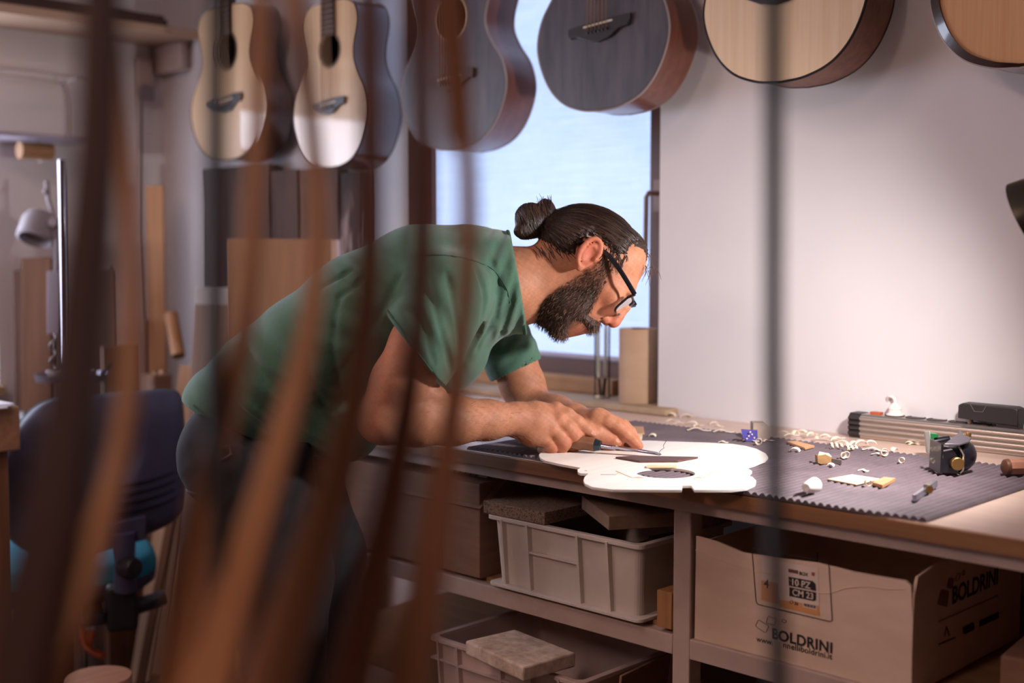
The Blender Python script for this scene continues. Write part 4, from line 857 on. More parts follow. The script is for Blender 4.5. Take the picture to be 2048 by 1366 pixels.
# planks against the left wall and in the corner
plank('plank', 'broad reddish brown plank standing behind the pole stand', (76, 516), (80, 1290), 3.74, 62, .03, w_plankd, Dt=3.82)
plank('plank', 'narrow dark plank edge at the far left of the standing planks', (38, 541), (52, 1290), 3.78, 18, .03, wood('darkest_plank', '5a3521', '472818', 'z'), Dt=3.85)
plank('plank', 'dark plank standing right of the pole behind the tray', (198, 541), (222, 1270), 3.78, 60, .025, wood('darkest_plank2', '5f3c28', '4c2e1e', 'z'), Dt=3.85)
plank('plank', 'pine plank with a knot leaning in the room corner', (310, 372), (322, 1240), 3.95, 36, .02, w_plank, Dt=4.02)
plank('wood_strip', 'slim dark strip leaning between the planks near the corner', (221, 532), (216, 1240), 3.85, 7, .01, w_plankd, Dt=3.95)
plank('wood_strip', 'thin dark strip beside the pine plank in the corner', (290, 640), (300, 1240), 3.9, 8, .012, w_plankd, Dt=3.98)
a = atd(342, 628, 3.92); b = atd(357, 712, 3.86); 
tag(MB().tube([b, a], .021, 18).build('wooden_roll', w_plank), 'short round wooden roll leaning by the pine plank', 'roll')
c = atd(312, 800, 3.82); tag(MB().box((c[0], c[1], c[2]/2 + .04), (.09, .06, c[2] + .08)).build('parts_box', m_card, bevel=.003), 'tall brown box with brushes standing in it near the corner', 'box')
for (x_, y_, h_) in ((300, 752, 45), (308, 745, 55), (322, 740, 62), (330, 750, 50)):
    tag(MB().tube([atd(x_, y_ + 52, 3.82), atd(x_ + 1, y_ - 0, 3.82)], .006, 8).build('paint_brush', w_plankl), 'slim brush handle sticking out of the brown box', 'brush', 'brushes in the brown box')
c = atd(236, 745, 3.71); tag(MB().box((c[0], c[1], c[2]/2 + .04), (.03, .11, c[2] + .08)).build('standing_board', w_plankd, bevel=.002), 'short brown board standing left of the brush box', 'board')
# table at the left edge with papers
tp = atd(40, 812, 2.72); tb = thing('side_table', 'thick wooden table end at the left edge of the room', 'table', (tp[0] - .5, tp[1] - .3, 0))
R2 = np.array(Matrix.Rotation(.0, 3, 'Z')); th_ = .097
MB().box((tp[0] - .42, tp[1] - .35, tp[2] - th_/2), (.84, .7, th_)).build('top', wood('table_wood', 'a67b5e', '916648', 'x'), tb, bevel=.004)
for dx, dy in ((-.05, -.05), (-.79, -.05), (-.05, -.65), (-.79, -.65)): MB().box((tp[0] + dx, tp[1] + dy, (tp[2] - th_)/2), (.06, .06, tp[2] - th_)).build('leg', w_plankd, tb, bevel=.003)
for k in range(3): tag(MB().box((tp[0] - .13 - .01*k, tp[1] - .14 + .012*k, tp[2] + .0012 + .0022*k), (.297, .21, .002)).build('paper_sheet', mat('paper_white', 'e4e4ee', .7), bevel=0), ('white paper sheet lying lowest on the left table', 'white paper sheet in the middle of the pile on the left table', 'white paper sheet topmost on the left table')[k], 'paper')
tag(MB().tube([atd(50, 905, 3.3), atd(60, 850, 3.35), atd(44, 830, 3.4)], .012, 8).build('dark_tool', m_dk), 'dark tool hanging behind the left table corner', 'tool')
# rough slabs along the back wall, behind the man
m_bark = mat('rough_slab', '5a4136', .85, col2='3d2a24', scale=(25, 25, 3), bump=.8, bscale=(40, 40, 6)); m_bark2 = mat('bark_slab', '3b2a27', .85, col2='9a8078', scale=(30, 30, 5), bump=1.0, bscale=(60, 60, 8), ramp=(.5, .62))
def slab(name, label, x0, x1, ytop, m, yy=YW - .045, th=.04, jag=.006):
    a = aty(x0, ytop, yy - th/2); b = aty(x1, ytop, yy - th/2); z = float(a[2]); n = 14
    L1 = [(float(a[0]) + random.uniform(-jag, jag), z*i/n) for i in range(n + 1)]; L2 = [(float(b[0]) + random.uniform(-jag, jag), z*i/n) for i in range(n + 1)]
    poly = [(x, yy - th/2, zz) for x, zz in L1] + [(x, yy - th/2, zz) for x, zz in reversed(L2)]
    return tag(MB().prism(poly, (0, th, 0)).build(name, m, bevel=.003), label, 'wood slab')
slab('wood_slab', 'wide dark rough wood slab standing under the leftmost guitar', 408, 536, 338, m_bark)
slab('wood_slab', 'dark cracked wood slab in the middle of the slabs under the guitars', 540, 594, 342, m_bark, jag=.004)
slab('wood_slab', 'brown rough wood slab right of the cracked slab', 598, 676, 340, mat('rough_slab_b', '6a4c3e', .85, col2='4d362c', scale=(25, 25, 3), bump=.8, bscale=(40, 40, 6)))
slab('wood_slab', 'natural edge slab with flaky bark beside the window reveal', 680, 720, 346, m_bark2, jag=.009)
# thick tan panel and white capped board behind the man
c = atd(560, 478, 3.25); Wd = 205*3.25/F_PX
pz = float(c[2]); R = basis(RT); bx_ = thing('tan_panel', 'thick tan wooden panel with a pale cut edge behind the man', 'panel', (c[0], c[1], 0))
cc = np.array((c[0], c[1], pz/2)); MB().box(cc, (Wd, .06, pz), R).build('core', wood('tan_panel_wood', 'a98062', '936c50', 'z', .6, 25, 3), bx_, bevel=.003)
MB().box(cc + RT*(Wd/2 + .009), (.018, .058, pz - .004), R).build('edge', mat('pale_cut_edge', 'd3b3a4', .7, col2='c09c8c', scale=(30, 30, 6)), bx_, bevel=.002)
plank('capped_board', 'grey brown board with a white painted top behind the man', (428, 576), (385, 1320), 3.35, 72, .02, wood('capped_wood', 'a58c7c', '94796a', 'z'), Dt=3.5)
wb = atd(428, 576, 3.5); e_ = atd(425, 607, 3.49)
bpy.context.view_layer.update()
ob = bpy.data.objects['capped_board']; me = ob.data; Lz = max(v.co.z for v in me.vertices); wx = max(v.co.x for v in me.vertices)
cap = MB().box((0, 0, Lz - .024), (wx*2 + .002, .0225, .05)).build('white_cap', mat('white_paint', 'd5d3d0', .6), bevel=.001, loc=(0, 0, 0)); cap.parent = ob; cap.location = (0, 0, 0)
# light planks leaning between chair and man
for (t_, b_, D, w_, m_, lb) in (((381, 732), (262, 1480), 3.62, 40, w_plankl, 'light plank leaning nearest the chair back'), ((372, 884), (255, 1500), 3.55, 16, w_plankd, 'dark narrow plank leaning between the light planks'), ((408, 960), (330, 1500), 3.5, 52, w_plank, 'wide orange brown plank leaning between chair and man'), ((300, 1110), (262, 1480), 3.75, 34, w_plank, 'short plank showing under the chair seat'), ((352, 1000), (296, 1490), 3.68, 34, w_plankl, 'pale plank leaning behind the dark narrow one')):
    plank('plank', lb, t_, b_, D, w_, .022, m_, Dt=D + .12)
plank('plank', 'plank foot piece in shadow beneath the chair', (243, 1180), (238, 1480), 3.78, 26, .02, w_plankd, Dt=3.85)
# round stool and orange clamp on the floor by the chair
c = atd(196, 1352, 2.75); sr = 66*2.75/F_PX
sto = thing('round_stool', 'low round wooden stool in front of the leaning planks', 'stool', (c[0], c[1], 0))
MB().lathe([(0, c[2] - .03), (sr*.96, c[2] - .03), (sr, c[2] - .026), (sr, c[2] - .004), (sr*.97, c[2]), (0, c[2])], (c[0], c[1], 0), n=36).build('seat', mat('stool_wood', 'b98c72', .6, col2='a97c62', scale=(30, 4, 30)), sto, sharp=30)
for k in range(3):
    a = k*2.1 + .4; MB().tube([(c[0] + .045*math.cos(a), c[1] + .045*math.sin(a), c[2] - .03), (c[0] + .075*math.cos(a), c[1] + .075*math.sin(a), 0)], .011, 10).build('leg', w_plank, sto)
oc = thing('orange_clamp', 'bright orange clamp handle lying under the chair', 'clamp', tuple(atd(190, 1300, 3.15)))
MB().tube(spline([atd(160, 1250, 3.2), atd(168, 1285, 3.18), atd(185, 1303, 3.16), atd(208, 1312, 3.15)], 5), .009, 10).build('handle', mat('orange_plastic', 'c4512a', .4), oc)
MB().bar(atd(182, 1262, 3.2), atd(176, 1290, 3.18), .02, .012).build('trigger', MATS['orange_plastic'], oc, bevel=.002)
MB().tube([atd(168, 1262, 3.2), (atd(168, 1262, 3.2)[0], atd(168, 1262, 3.2)[1], 0.0)], .007, 8).build('bar', m_dk, oc)
# ---------------------------------------------------------------- office chair
D_ = 3.0; S_ = D_/F_PX
cc = atd(195, 950, D_); t3 = -np.array((FW[0], FW[1], 0)); t3 /= np.linalg.norm(t3)
ch = thing('office_chair', 'dark blue office chair with a teal seat turned away from the camera', 'chair', (cc[0], cc[1], 0))
yawc = math.radians(-22); rc = RT*math.cos(yawc) + t3*math.sin(yawc); tcv = t3*math.cos(yawc) - RT*math.sin(yawc)
def K(dx, dy, dt=0):  # chair-back frame: right, down (pixels), toward viewer (m); width is foreshortened by the turn
    return cc + rc*(dx*S_/math.cos(yawc)) - np.array((0, 0, 1.0))*dy*S_ + tcv*dt
sh = spline([(-166, 50), (-160, -30), (-135, -100), (-95, -145), (-40, -157), (60, -161), (130, -161), (155, -148), (162, -100), (163, -20), (160, 70), (148, 103), (105, 125), (40, 140), (-40, 155), (-110, 152), (-150, 125), (-164, 90)], 4, closed=True)
sh = [np.array(p) for p in sh]; n = len(sh); ctr = np.array((0, -8))
def shell(levels, name, m):
    vs = []; fs = []
    for f, d in levels:
        for p in sh:
            q = ctr + (p - ctr)*f; bend = -((q[0]/165)**2)*.045
            vs.append(K(q[0], q[1], d + bend))
    for i in range(len(levels) - 1):
        for k in range(n): fs.append((i*n + k, i*n + (k+1) % n, (i+1)*n + (k+1) % n, (i+1)*n + k))
    mb = MB().add(vs, fs, True); mb.build(name, m, ch, sharp=60)
m_cb = mat('chair_shell', '3a3850', .55, col2='42405a', scale=(20, 20, 20), bump=.15, bscale=(300, 300, 300)); m_teal = mat('teal_fabric', '1f7f96', .9, bump=.2, bscale=(400, 400, 400)); m_cf = mat('chair_fabric', '2a4a58', .9, bump=.2, bscale=(400, 400, 400))
shell([(1.0, 0), (.99, .012), (.96, .022), (.88, .032), (.7, .040), (.4, .045), (.02, .047)], 'back_shell', m_cb)
shell([(1.0, -.002), (1.015, -.012), (1.0, -.03), (.93, -.045), (.7, -.052), (.3, -.055), (.02, -.056)], 'back_cushion', m_cf)
for k, yy in enumerate((0, 18, 36, 54)):
    pts = []
    for i in range(13):
        x = -100 + 250*i/12; y = yy + 18 - .0010*(x - 10)**2*.9 + 0; q = np.array((x, y)); f = max(abs(q[0])/163, abs(q[1] + 8)/155); d = .047*(1 - f**3)**.6 - ((x/165)**2)*.045
        pts.append(K(x, y, d + .001))
    MB().tube(pts, .006, 8, flat=.5).build('rib', mat('chair_rib', '1d1c2a', .5), ch)
MB().prism([K(-20, 96, .04), K(80, 80, .04), K(80, 130, .03), K(-20, 150, .03)], tcv*.02).build('mount_plate', m_cb, ch, bevel=.004)
sc_ = atd(120, 1098, D_ + .20); zs = float(sc_[2])
sring = [(math.copysign(abs(math.cos(a))**.7, math.cos(a)), math.copysign(abs(math.sin(a))**.7, math.sin(a))) for a in np.linspace(0, 2*math.pi, 44, endpoint=False)]
def seat(levels, name, m):
    vs = []; fs = []; n = len(sring)
    for f, z in levels:
        for a, b in sring: vs.append(np.array((sc_[0], sc_[1], zs + z)) + rc*a*.235*f + tcv*b*.22*f)
    for i in range(len(levels) - 1):
        for k in range(n): fs.append((i*n + k, i*n + (k+1) % n, (i+1)*n + (k+1) % n, (i+1)*n + k))
    MB().add(vs, fs, True).build(name, m, ch, sharp=60)
seat([(.02, .005), (.6, .004), (.9, -.004), (.98, -.016), (1.0, -.035), (.99, -.05)], 'seat_cushion', m_teal); seat([(1.0, -.048), (.98, -.075), (.85, -.10), (.5, -.112), (.02, -.113)], 'seat_shell', m_cb)
kb = K(45, 165, .02)
MB().tube([K(40, 110, .05), K(42, 170, .045), K(42, 230, .03)], [.030, .024, .028], 14).build('back_post', m_cb, ch)
MB().box(K(36, 268, .01), (.075, .06, .115), np.array((rc, tcv, (0, 0, 1))).T).build('tilt_housing', mat('chair_black', '17151c', .45), ch, bevel=.012, seg=3)
MB().lathe([(0, .03), (.022, .028), (.026, .02), (.026, -.01), (0, -.01)], K(45, 178, .07), tcv*.6 + rc*.4, 20).build('knob', mat('knob_black', '1b171a', .4), ch)
MB().tube([K(56, 275, .01), K(118, 262, .0)], [.020, .019], 14, flat=1.0).build('lever', MATS['chair_black'], ch)
pc = np.array((sc_[0], sc_[1], 0)); MB().tube([pc + np.array((0, 0, zs - .11)), pc + np.array((0, 0, .09))], .026, 16).build('gas_column', MATS['chair_black'], ch)
MB().box((K(36, 268, .01) + np.array((sc_[0], sc_[1], zs - .12)))/2 + np.array((0, 0, -.01)), (.05, .30, .03), np.array((rc, tcv, (0, 0, 1))).T).build('tilt_arm', MATS['chair_black'], ch, bevel=.006)
for k in range(5):
    a = k*2*math.pi/5 + .3; d = np.array((math.cos(a), math.sin(a), 0)); MB().bar(pc + np.array((0, 0, .10)), pc + d*.28 + np.array((0, 0, .075)), .045, .03).build('base_arm', MATS['chair_black'], ch, bevel=.006)
    MB().lathe([(0, -.012), (.028, -.012), (.028, .012), (0, .012)], pc + d*.27 + np.array((0, 0, .0285)), np.array((-d[1], d[0], 0)), 18).build('castor', MATS['knob_black'], ch)
# ================================================================ the man (surfaces grown from distance fields, in the pixel frame of depth PD0)
PD0 = 2.25; PS = PD0/F_PX
def Q(px, py, w): k = 1 - w*PS/PD0; return np.array((1024 + (px - 1024)*k, 683 + (py - 683)*k, w), float)
def P2W(p):
    p = np.atleast_2d(np.asarray(p, float)); return CAM + FW*PD0 + np.outer(p[:, 0] - 1024, RT)*PS + np.outer(683 - p[:, 1], UP)*PS - np.outer(p[:, 2], FW)*PS
class Field:
    def __init__(s, lo, hi, h):
        s.lo = np.array(lo, np.float32); s.h = h; s.n = np.ceil((np.array(hi) - np.array(lo))/h).astype(int) + 1
        s.ax = [(s.lo[i] + np.arange(s.n[i])*h).astype(np.float32) for i in range(3)]
        s.F = np.full(s.n, 60.0, np.float32)
    def sl(s, lo, hi, pad):
        r = []
        for i in range(3):
            a = int(max(0, math.floor((lo[i] - pad - s.lo[i])/s.h))); b = int(min(s.n[i], math.ceil((hi[i] + pad - s.lo[i])/s.h) + 1))
            if b <= a: return None
            r.append(slice(a, b))
        return tuple(r)
    def grid(s, sl): return s.ax[0][sl[0]][:, None, None], s.ax[1][sl[1]][None, :, None], s.ax[2][sl[2]][None, None, :]
    def merge(s, sl, d, k, sub=False):
        f = s.F[sl]
        if sub:
            d = -d; h = np.clip(.5 - .5*(d - f)/k, 0, 1) if k > 0 else 0
            s.F[sl] = np.maximum(f, d) if k <= 0 else (d*(1 - h) + f*h + k*h*(1 - h))
        else:
            if k <= 0: s.F[sl] = np.minimum(f, d); return
            h = np.clip(.5 + .5*(d - f)/k, 0, 1); s.F[sl] = d*(1 - h) + f*h - k*h*(1 - h)
    def cone(s, a, b, ra, rb, k=8, sw=1.0, sub=False):
        a = np.array(a, np.float32); b = np.array(b, np.float32); R = max(ra, rb)
        lo = np.minimum(a, b) - R*np.array((1, 1, sw)); hi = np.maximum(a, b) + R*np.array((1, 1, sw)); sl = s.sl(lo, hi, k + 3*s.h)
        if sl is None: return s
        x, y, z = s.grid(sl); ab = b - a; ab2 = ab.copy(); ab2[2] /= sw; L = float(ab2 @ ab2) + 1e-9
        dx, dy, dz = x - a[0], y - a[1], (z - a[2])/sw
        t = np.clip((dx*ab2[0] + dy*ab2[1] + dz*ab2[2])/L, 0, 1)
        d = np.sqrt((dx - t*ab2[0])**2 + (dy - t*ab2[1])**2 + (dz - t*ab2[2])**2) - (ra + t*(rb - ra))
        s.merge(sl, d, k, sub); return s
    def chain(s, pts, k=8, sw=1.0, kj=None):
        for i in range(len(pts) - 1): s.cone(pts[i][:3], pts[i+1][:3], pts[i][3], pts[i+1][3], k if i == 0 else (kj or k), sw)
        return s
    def ell(s, c, r, A=None, k=8, sub=False):
        c = np.array(c, np.float32); r = np.array(r, np.float32); A = np.eye(3, dtype=np.float32) if A is None else np.array(A, np.float32)
        ext = np.sqrt(((A*r[:, None])**2).sum(0)); sl = s.sl(c - ext, c + ext, k + 3*s.h)
        if sl is None: return s
        x, y, z = s.grid(sl); dx, dy, dz = x - c[0], y - c[1], z - c[2]; k0 = 0; k1 = 0
        for i in range(3):
            q = dx*A[i, 0] + dy*A[i, 1] + dz*A[i, 2]; k0 = k0 + (q/r[i])**2; k1 = k1 + (q/r[i]**2)**2
        k0 = np.sqrt(k0); k1 = np.sqrt(k1) + 1e-6
        s.merge(sl, k0*(k0 - 1)/k1, k, sub); return s
    def half(s, p, n, k=0, box=None):
        """cut away the side n points to (within box lo/hi)"""
        n = np.array(n, np.float32); n /= np.linalg.norm(n)
        sl = (slice(None),)*3 if box is None else s.sl(box[0], box[1], 0)
        x, y, z = s.grid(sl); d = (x - p[0])*n[0] + (y - p[1])*n[1] + (z - p[2])*n[2]
        s.F[sl] = np.maximum(s.F[sl], d); return s
    def wave(s, c, sig, ang, lam, amp, ph=0.0, slant=0.0):
        """soft cloth folds: ripples whose crests run at angle ang (degrees, image plane) near c"""
        sl = s.sl(np.array(c) - 2.3*np.array(sig), np.array(c) + 2.3*np.array(sig), 0)
        if sl is None: return s
        x, y, z = s.grid(sl); a = math.radians(ang); u = (x - c[0])*math.cos(a) + (y - c[1])*math.sin(a); v = -(x - c[0])*math.sin(a) + (y - c[1])*math.cos(a)
        m = np.exp(-(((x - c[0])/sig[0])**2 + ((y - c[1])/sig[1])**2 + ((z - c[2])/sig[2])**2))
        s.F[sl] += amp*m*np.sin(2*math.pi*v/lam + ph + .9*np.sin(u/lam*.55 + ph) + .004*z); return s
    def sample(s, P):
        g = (np.asarray(P, float) - s.lo)/s.h; g = np.clip(g, 0, np.array(s.n) - 1.001); i = g.astype(int); f = g - i; v = 0
        for dx in (0, 1):
            for dy in (0, 1):
                for dz in (0, 1):
                    w = (f[:, 0] if dx else 1 - f[:, 0])*(f[:, 1] if dy else 1 - f[:, 1])*(f[:, 2] if dz else 1 - f[:, 2]); v = v + w*s.F[i[:, 0] + dx, i[:, 1] + dy, i[:, 2] + dz]
        return v
    def front(s, x, y):
        """largest w on the surface at pixel-frame x, y (side facing the camera)"""
        i = int(round((x - s.lo[0])/s.h)); j = int(round((y - s.lo[1])/s.h))
        if not (0 <= i < s.n[0] and 0 <= j < s.n[1]): return None
        c = s.F[i, j]; k = np.where(c < 0)[0]
        if len(k) == 0: return None
        k = k[-1]
        if k + 1 >= len(c): return float(s.ax[2][k])
        return float(s.ax[2][k] + s.h*c[k]/(c[k] - c[k+1]))
    def normal(s, P):
        e = s.h; P = np.atleast_2d(P); g = np.stack([s.sample(P + e*np.eye(3)[i]) - s.sample(P - e*np.eye(3)[i]) for i in range(3)], 1)
        return g/(np.linalg.norm(g, axis=1, keepdims=True) + 1e-9)
    def nets(s):
        F = s.F; neg = F < 0; c = np.zeros(np.array(F.shape) - 1, np.int8)
        for dx in (0, 1):
            for dy in (0, 1):
                for dz in (0, 1): c += neg[dx:F.shape[0] - 1 + dx, dy:F.shape[1] - 1 + dy, dz:F.shape[2] - 1 + dz]
        I = np.argwhere((c > 0) & (c < 8)); idx = np.full(c.shape, -1, np.int32); idx[I[:, 0], I[:, 1], I[:, 2]] = np.arange(len(I))
        cor = [(a, b, d) for a in (0, 1) for b in (0, 1) for d in (0, 1)]
        V = np.stack([F[I[:, 0] + a, I[:, 1] + b, I[:, 2] + d] for a, b, d in cor], 1); acc = np.zeros((len(I), 3)); cnt = np.zeros(len(I))
        for i in range(8):
            for j in range(i + 1, 8):
                if sum(abs(p - q) for p, q in zip(cor[i], cor[j])) != 1: continue
                m = (V[:, i] < 0) != (V[:, j] < 0); t = V[m, i]/(V[m, i] - V[m, j]); A = np.array(cor[i], float); B_ = np.array(cor[j], float)
                acc[m] += A + t[:, None]*(B_ - A); cnt[m] += 1
        verts = (I + acc/cnt[:, None])*s.h + s.lo; quads = []
        for ax in range(3):
            o = [slice(None)]*3; o[ax] = slice(0, F.shape[ax] - 1); o2 = [slice(None)]*3; o2[ax] = slice(1, None)
            E = np.argwhere(neg[tuple(o)] != neg[tuple(o2)]); u, v = (ax + 1) % 3, (ax + 2) % 3
            E = E[(E[:, u] > 0) & (E[:, v] > 0) & (E[:, u] < F.shape[u] - 1) & (E[:, v] < F.shape[v] - 1)]
            if not len(E): continue
            q = []
            for du, dv in ((-1, -1), (0, -1), (0, 0), (-1, 0)):
                K_ = E.copy(); K_[:, u] += du; K_[:, v] += dv; q.append(idx[K_[:, 0], K_[:, 1], K_[:, 2]])
            q = np.stack(q, 1); fl = neg[E[:, 0], E[:, 1], E[:, 2]]; q[fl] = q[fl][:, ::-1]; quads.append(q)
        quads = np.concatenate(quads); quads = quads[(quads >= 0).all(1)]
        return verts, quads
def relax(v, q, it=2, lam=.5):
    e = np.concatenate([q[:, [0, 1]], q[:, [1, 2]], q[:, [2, 3]], q[:, [3, 0]]])
    for _ in range(it):
        s_ = np.zeros_like(v); c = np.zeros(len(v)); np.add.at(s_, e[:, 0], v[e[:, 1]]); np.add.at(s_, e[:, 1], v[e[:, 0]]); np.add.at(c, e[:, 0], 1); np.add.at(c, e[:, 1], 1)
        v = v + lam*(s_/np.maximum(c, 1)[:, None] - v)
    return v
def field_mesh(name, fld, m, parent, colfn=None, it=2):
    v, q = fld.nets(); v = relax(v, q, it); Wv = P2W(v) - np.array(parent['_o'])
    return raw_mesh(name, Wv, q, m, parent, colfn(v) if colfn else None)
def raw_mesh(name, Wv, q, m, parent, colors=None, smooth=True):
    me = bpy.data.meshes.new(name); n = len(q); k = q.shape[1]
    me.vertices.add(len(Wv)); me.vertices.foreach_set('co', np.ascontiguousarray(Wv, np.float32).ravel())
    me.loops.add(n*k); me.loops.foreach_set('vertex_index', np.ascontiguousarray(q, np.int32).ravel())
    me.polygons.add(n); me.polygons.foreach_set('loop_start', np.arange(0, n*k, k, dtype=np.int32)); me.polygons.foreach_set('use_smooth', np.full(n, smooth))
    if colors is not None:
        a = me.attributes.new('Col', 'FLOAT_COLOR', 'POINT'); a.data.foreach_set('color', np.concatenate([colors, np.ones((len(colors), 1))], 1).astype(np.float32).ravel())
    me.update(calc_edges=True); me.validate(); me.materials.append(m)
    ob = bpy.data.objects.new(name, me); COL.objects.link(ob); ob['_o'] = parent['_o']; ob.parent = parent
    return ob
def lin(h): return np.array(srgb(h)[:3])
def poly_sd(poly, x, y):
    """signed distance to a 2D polygon (negative inside), x,y arrays"""
    P = np.array(poly, float); d = np.full(np.broadcast(x, y).shape, 1e9); ins = np.zeros(d.shape, bool); j = len(P) - 1
    for i in range(len(P)):
        e = P[j] - P[i]; wx, wy = x - P[i, 0], y - P[i, 1]; t = np.clip((wx*e[0] + wy*e[1])/(e @ e), 0, 1)
        d = np.minimum(d, (wx - e[0]*t)**2 + (wy - e[1]*t)**2)
        c1 = (P[i, 1] > y) != (P[j, 1] > y); xi = (P[j, 0] - P[i, 0])*(y - P[i, 1])/(P[j, 1] - P[i, 1] + 1e-12) + P[i, 0]; ins ^= c1 & (x < xi); j = i
    return np.where(ins, -1, 1)*np.sqrt(d)
def vnoise(P, sc, seed=0):
    r = np.random.default_rng(seed); out = 0
    for k in range(5):
        kv = r.normal(size=3); kv *= (1 + .5*k)/sc/np.linalg.norm(kv)*2*math.pi; out = out + np.sin(P @ kv + r.uniform(0, 6.3))/(1 + .4*k)
    return out/2.2
man = thing('person', 'bearded man in a green t shirt and glasses bending over the bench with a chisel', 'person', tuple(P2W(Q(540, 1860, 0))[0]*np.array((1, 1, 0))))
# ---------------------------------------------------------------- head frame
EU = np.array((.75, -.66, 0)); EF = np.array((.66, .75, 0)); EU /= np.linalg.norm(EU); EF = EF - EU*(EF @ EU); EF /= np.linalg.norm(EF)
PSI = math.radians(9); HC = np.array((1188., 506., -15.)); LA = np.array((0, 0, 1.0))
EFr = EF*math.cos(PSI) + LA*math.sin(PSI); LAr = LA*math.cos(PSI) - EF*math.sin(PSI); HA = np.array((EU, EFr, LAr))
def Hp(x, y, l=0.0):
    db = (np.array((x, y, 0)) - np.array((HC[0], HC[1], 0))) @ EF; return np.array((x, y, HC[2] + l/math.cos(PSI) + db*math.tan(PSI)))
def pair(x, y, l): far = np.array((x, y, 0)) + EF*2*l*math.sin(PSI); return Hp(x, y, l), Hp(far[0], far[1], -l)
sk = Field((690, 385, -275), (1326, 935, 285), 2.4)
# skull and face
sk.ell(Hp(1186, 508), (88, 103, 75), HA, 6).ell(Hp(1148, 488), (70, 66, 66), HA, 20).ell(Hp(1240, 524), (56, 50, 62), HA, 18)
sk.ell(Hp(1200, 575), (74, 62, 62), HA, 16).ell(Hp(1150, 612), (58, 54, 58), HA, 20).ell(Hp(1128, 652), (20, 24, 26), HA, 18).ell(Hp(1160, 640), (28, 26, 34), HA, 14)
sk.cone(Hp(1252, 576, -26), Hp(1252, 576, 26), 15, 15, 14)
for p in pair(1222, 596, 42): sk.ell(p, (20, 17, 18), HA, 14)
for p in pair(1247, 602, 29): sk.ell(p, (13, 12, 15), HA, 8, sub=True)
for p in pair(1233, 601, 29): sk.ell(p, (12, 12, 13), HA, 4)
for p in pair(1242, 592, 30): sk.cone(p + LAr*9, p - LAr*9, 5, 5, 4)
for p in pair(1229, 610, 29): sk.cone(p + LAr*8, p - LAr*8, 4, 4, 6)
# nose
sk.chain([(*Hp(1258, 592), 9), (*Hp(1251, 614), 9), (*Hp(1230, 642), 12)], 9, kj=6)
sk.ell(Hp(1224, 644), (11, 12, 12), HA, 6)
for p in pair(1211, 640, 11): sk.ell(p, (9, 10, 7), HA, 5)
for p in pair(1214, 650, 7.5): sk.ell(p, (6.0, 5.5, 4.2), HA, 2.0, sub=True)
for p in pair(1203, 634, 17): sk.cone(p + EU*9, p - EU*6 - EFr*2, 2.6, 2.2, 4, sub=True)
# lips and mouth
sk.ell(Hp(1181, 652), (14, 14, 24), HA, 9).ell(Hp(1167, 656), (6, 10, 20), HA, 4).ell(Hp(1151, 658), (8, 11, 19), HA, 4)
for l_ in (-20, 20): sk.cone(Hp(1160, 665, 0), Hp(1153, 648, l_), 2.0, 1.6, 2.0, sub=True)
sk.ell(Hp(1139, 660), (6, 9, 16), HA, 6, sub=True)
# ear
def ear_pts(cx, cy, ra, rb, a0, a1, n, l0, dl):
    A = np.array((.50, -.866)); B_ = np.array((.866, .50)); out = []
    for t in np.linspace(a0, a1, n):
        p = np.array((cx, cy)) + A*ra*math.cos(t) + B_*rb*math.sin(t); out.append((p[0], p[1], l0 + dl*math.sin(t)*-1))
    return out
for near in (True, False):
    def ep(x, y, l): 
        if near: return Hp(x, y, l)
        f = np.array((x, y, 0)) + EF*2*l*math.sin(PSI); return Hp(f[0], f[1], -l)
    sk.ell(ep(1174, 514, 76), (30, 16, 7), np.array(((.5, -.866, 0), (.866*.94, .5*.94, .34), (-.3, -.17, .94))), 5)
    sk.ell(ep(1179, 515, 86), (19, 10, 9), np.array(((.5, -.866, 0), (.866, .5, 0), (0, 0, 1))), 4, sub=True)
    hp_ = ear_pts(1175, 512, 32, 18.5, 1.5, -2.7, 14, 82, 5)
    sk.chain([(*ep(*p), 4.6 if i < 11 else 4.0) for i, p in enumerate(hp_)], 2.5)
    hp2 = ear_pts(1174, 514, 20, 10, .6, -2.4, 9, 81, 3); sk.chain([(*ep(*p), 3.4) for p in hp2], 2.5)
    sk.ell(ep(1156, 538, 78), (9, 8, 6), HA, 5).ell(ep(1187, 524, 77), (6, 5, 6), HA, 4)
# neck, chest under the shirt
sk.cone(Hp(1128, 545), Q(1010, 575, -15), 64, 74, 26, .9).cone(Q(1010, 572, -15), Q(900, 590, -10), 78, 95, 20, 1.2)
sk.cone(Hp(1112, 600), Q(1030, 610, -15), 34, 44, 18)
sk.cone(Q(930, 590, -150), Q(920, 590, 130), 62, 62, 25)
# near (right) arm
sk.chain([(*Q(905, 605, 160), 58), (*Q(842, 690, 188), 57), (*Q(800, 765, 196), 53), (*Q(764, 838, 194), 45)], 20, kj=14)
sk.chain([(*Q(768, 838, 192), 46), (*Q(835, 836, 168), 52), (*Q(905, 840, 126), 47), (*Q(975, 840, 78), 38), (*Q(1034, 838, 40), 31)], 14)
sk.ell(Q(858, 790, 176), (34, 22, 30), None, 16)
# far (left) arm
sk.chain([(*Q(985, 620, -165), 55), (*Q(1025, 715, -185), 49), (*Q(1045, 770, -180), 47), (*Q(1064, 815, -165), 42)], 20, kj=14)
sk.chain([(*Q(1062, 816, -165), 43), (*Q(1112, 826, -105), 37), (*Q(1150, 838, -50), 30), (*Q(1176, 846, -22), 25)], 12)
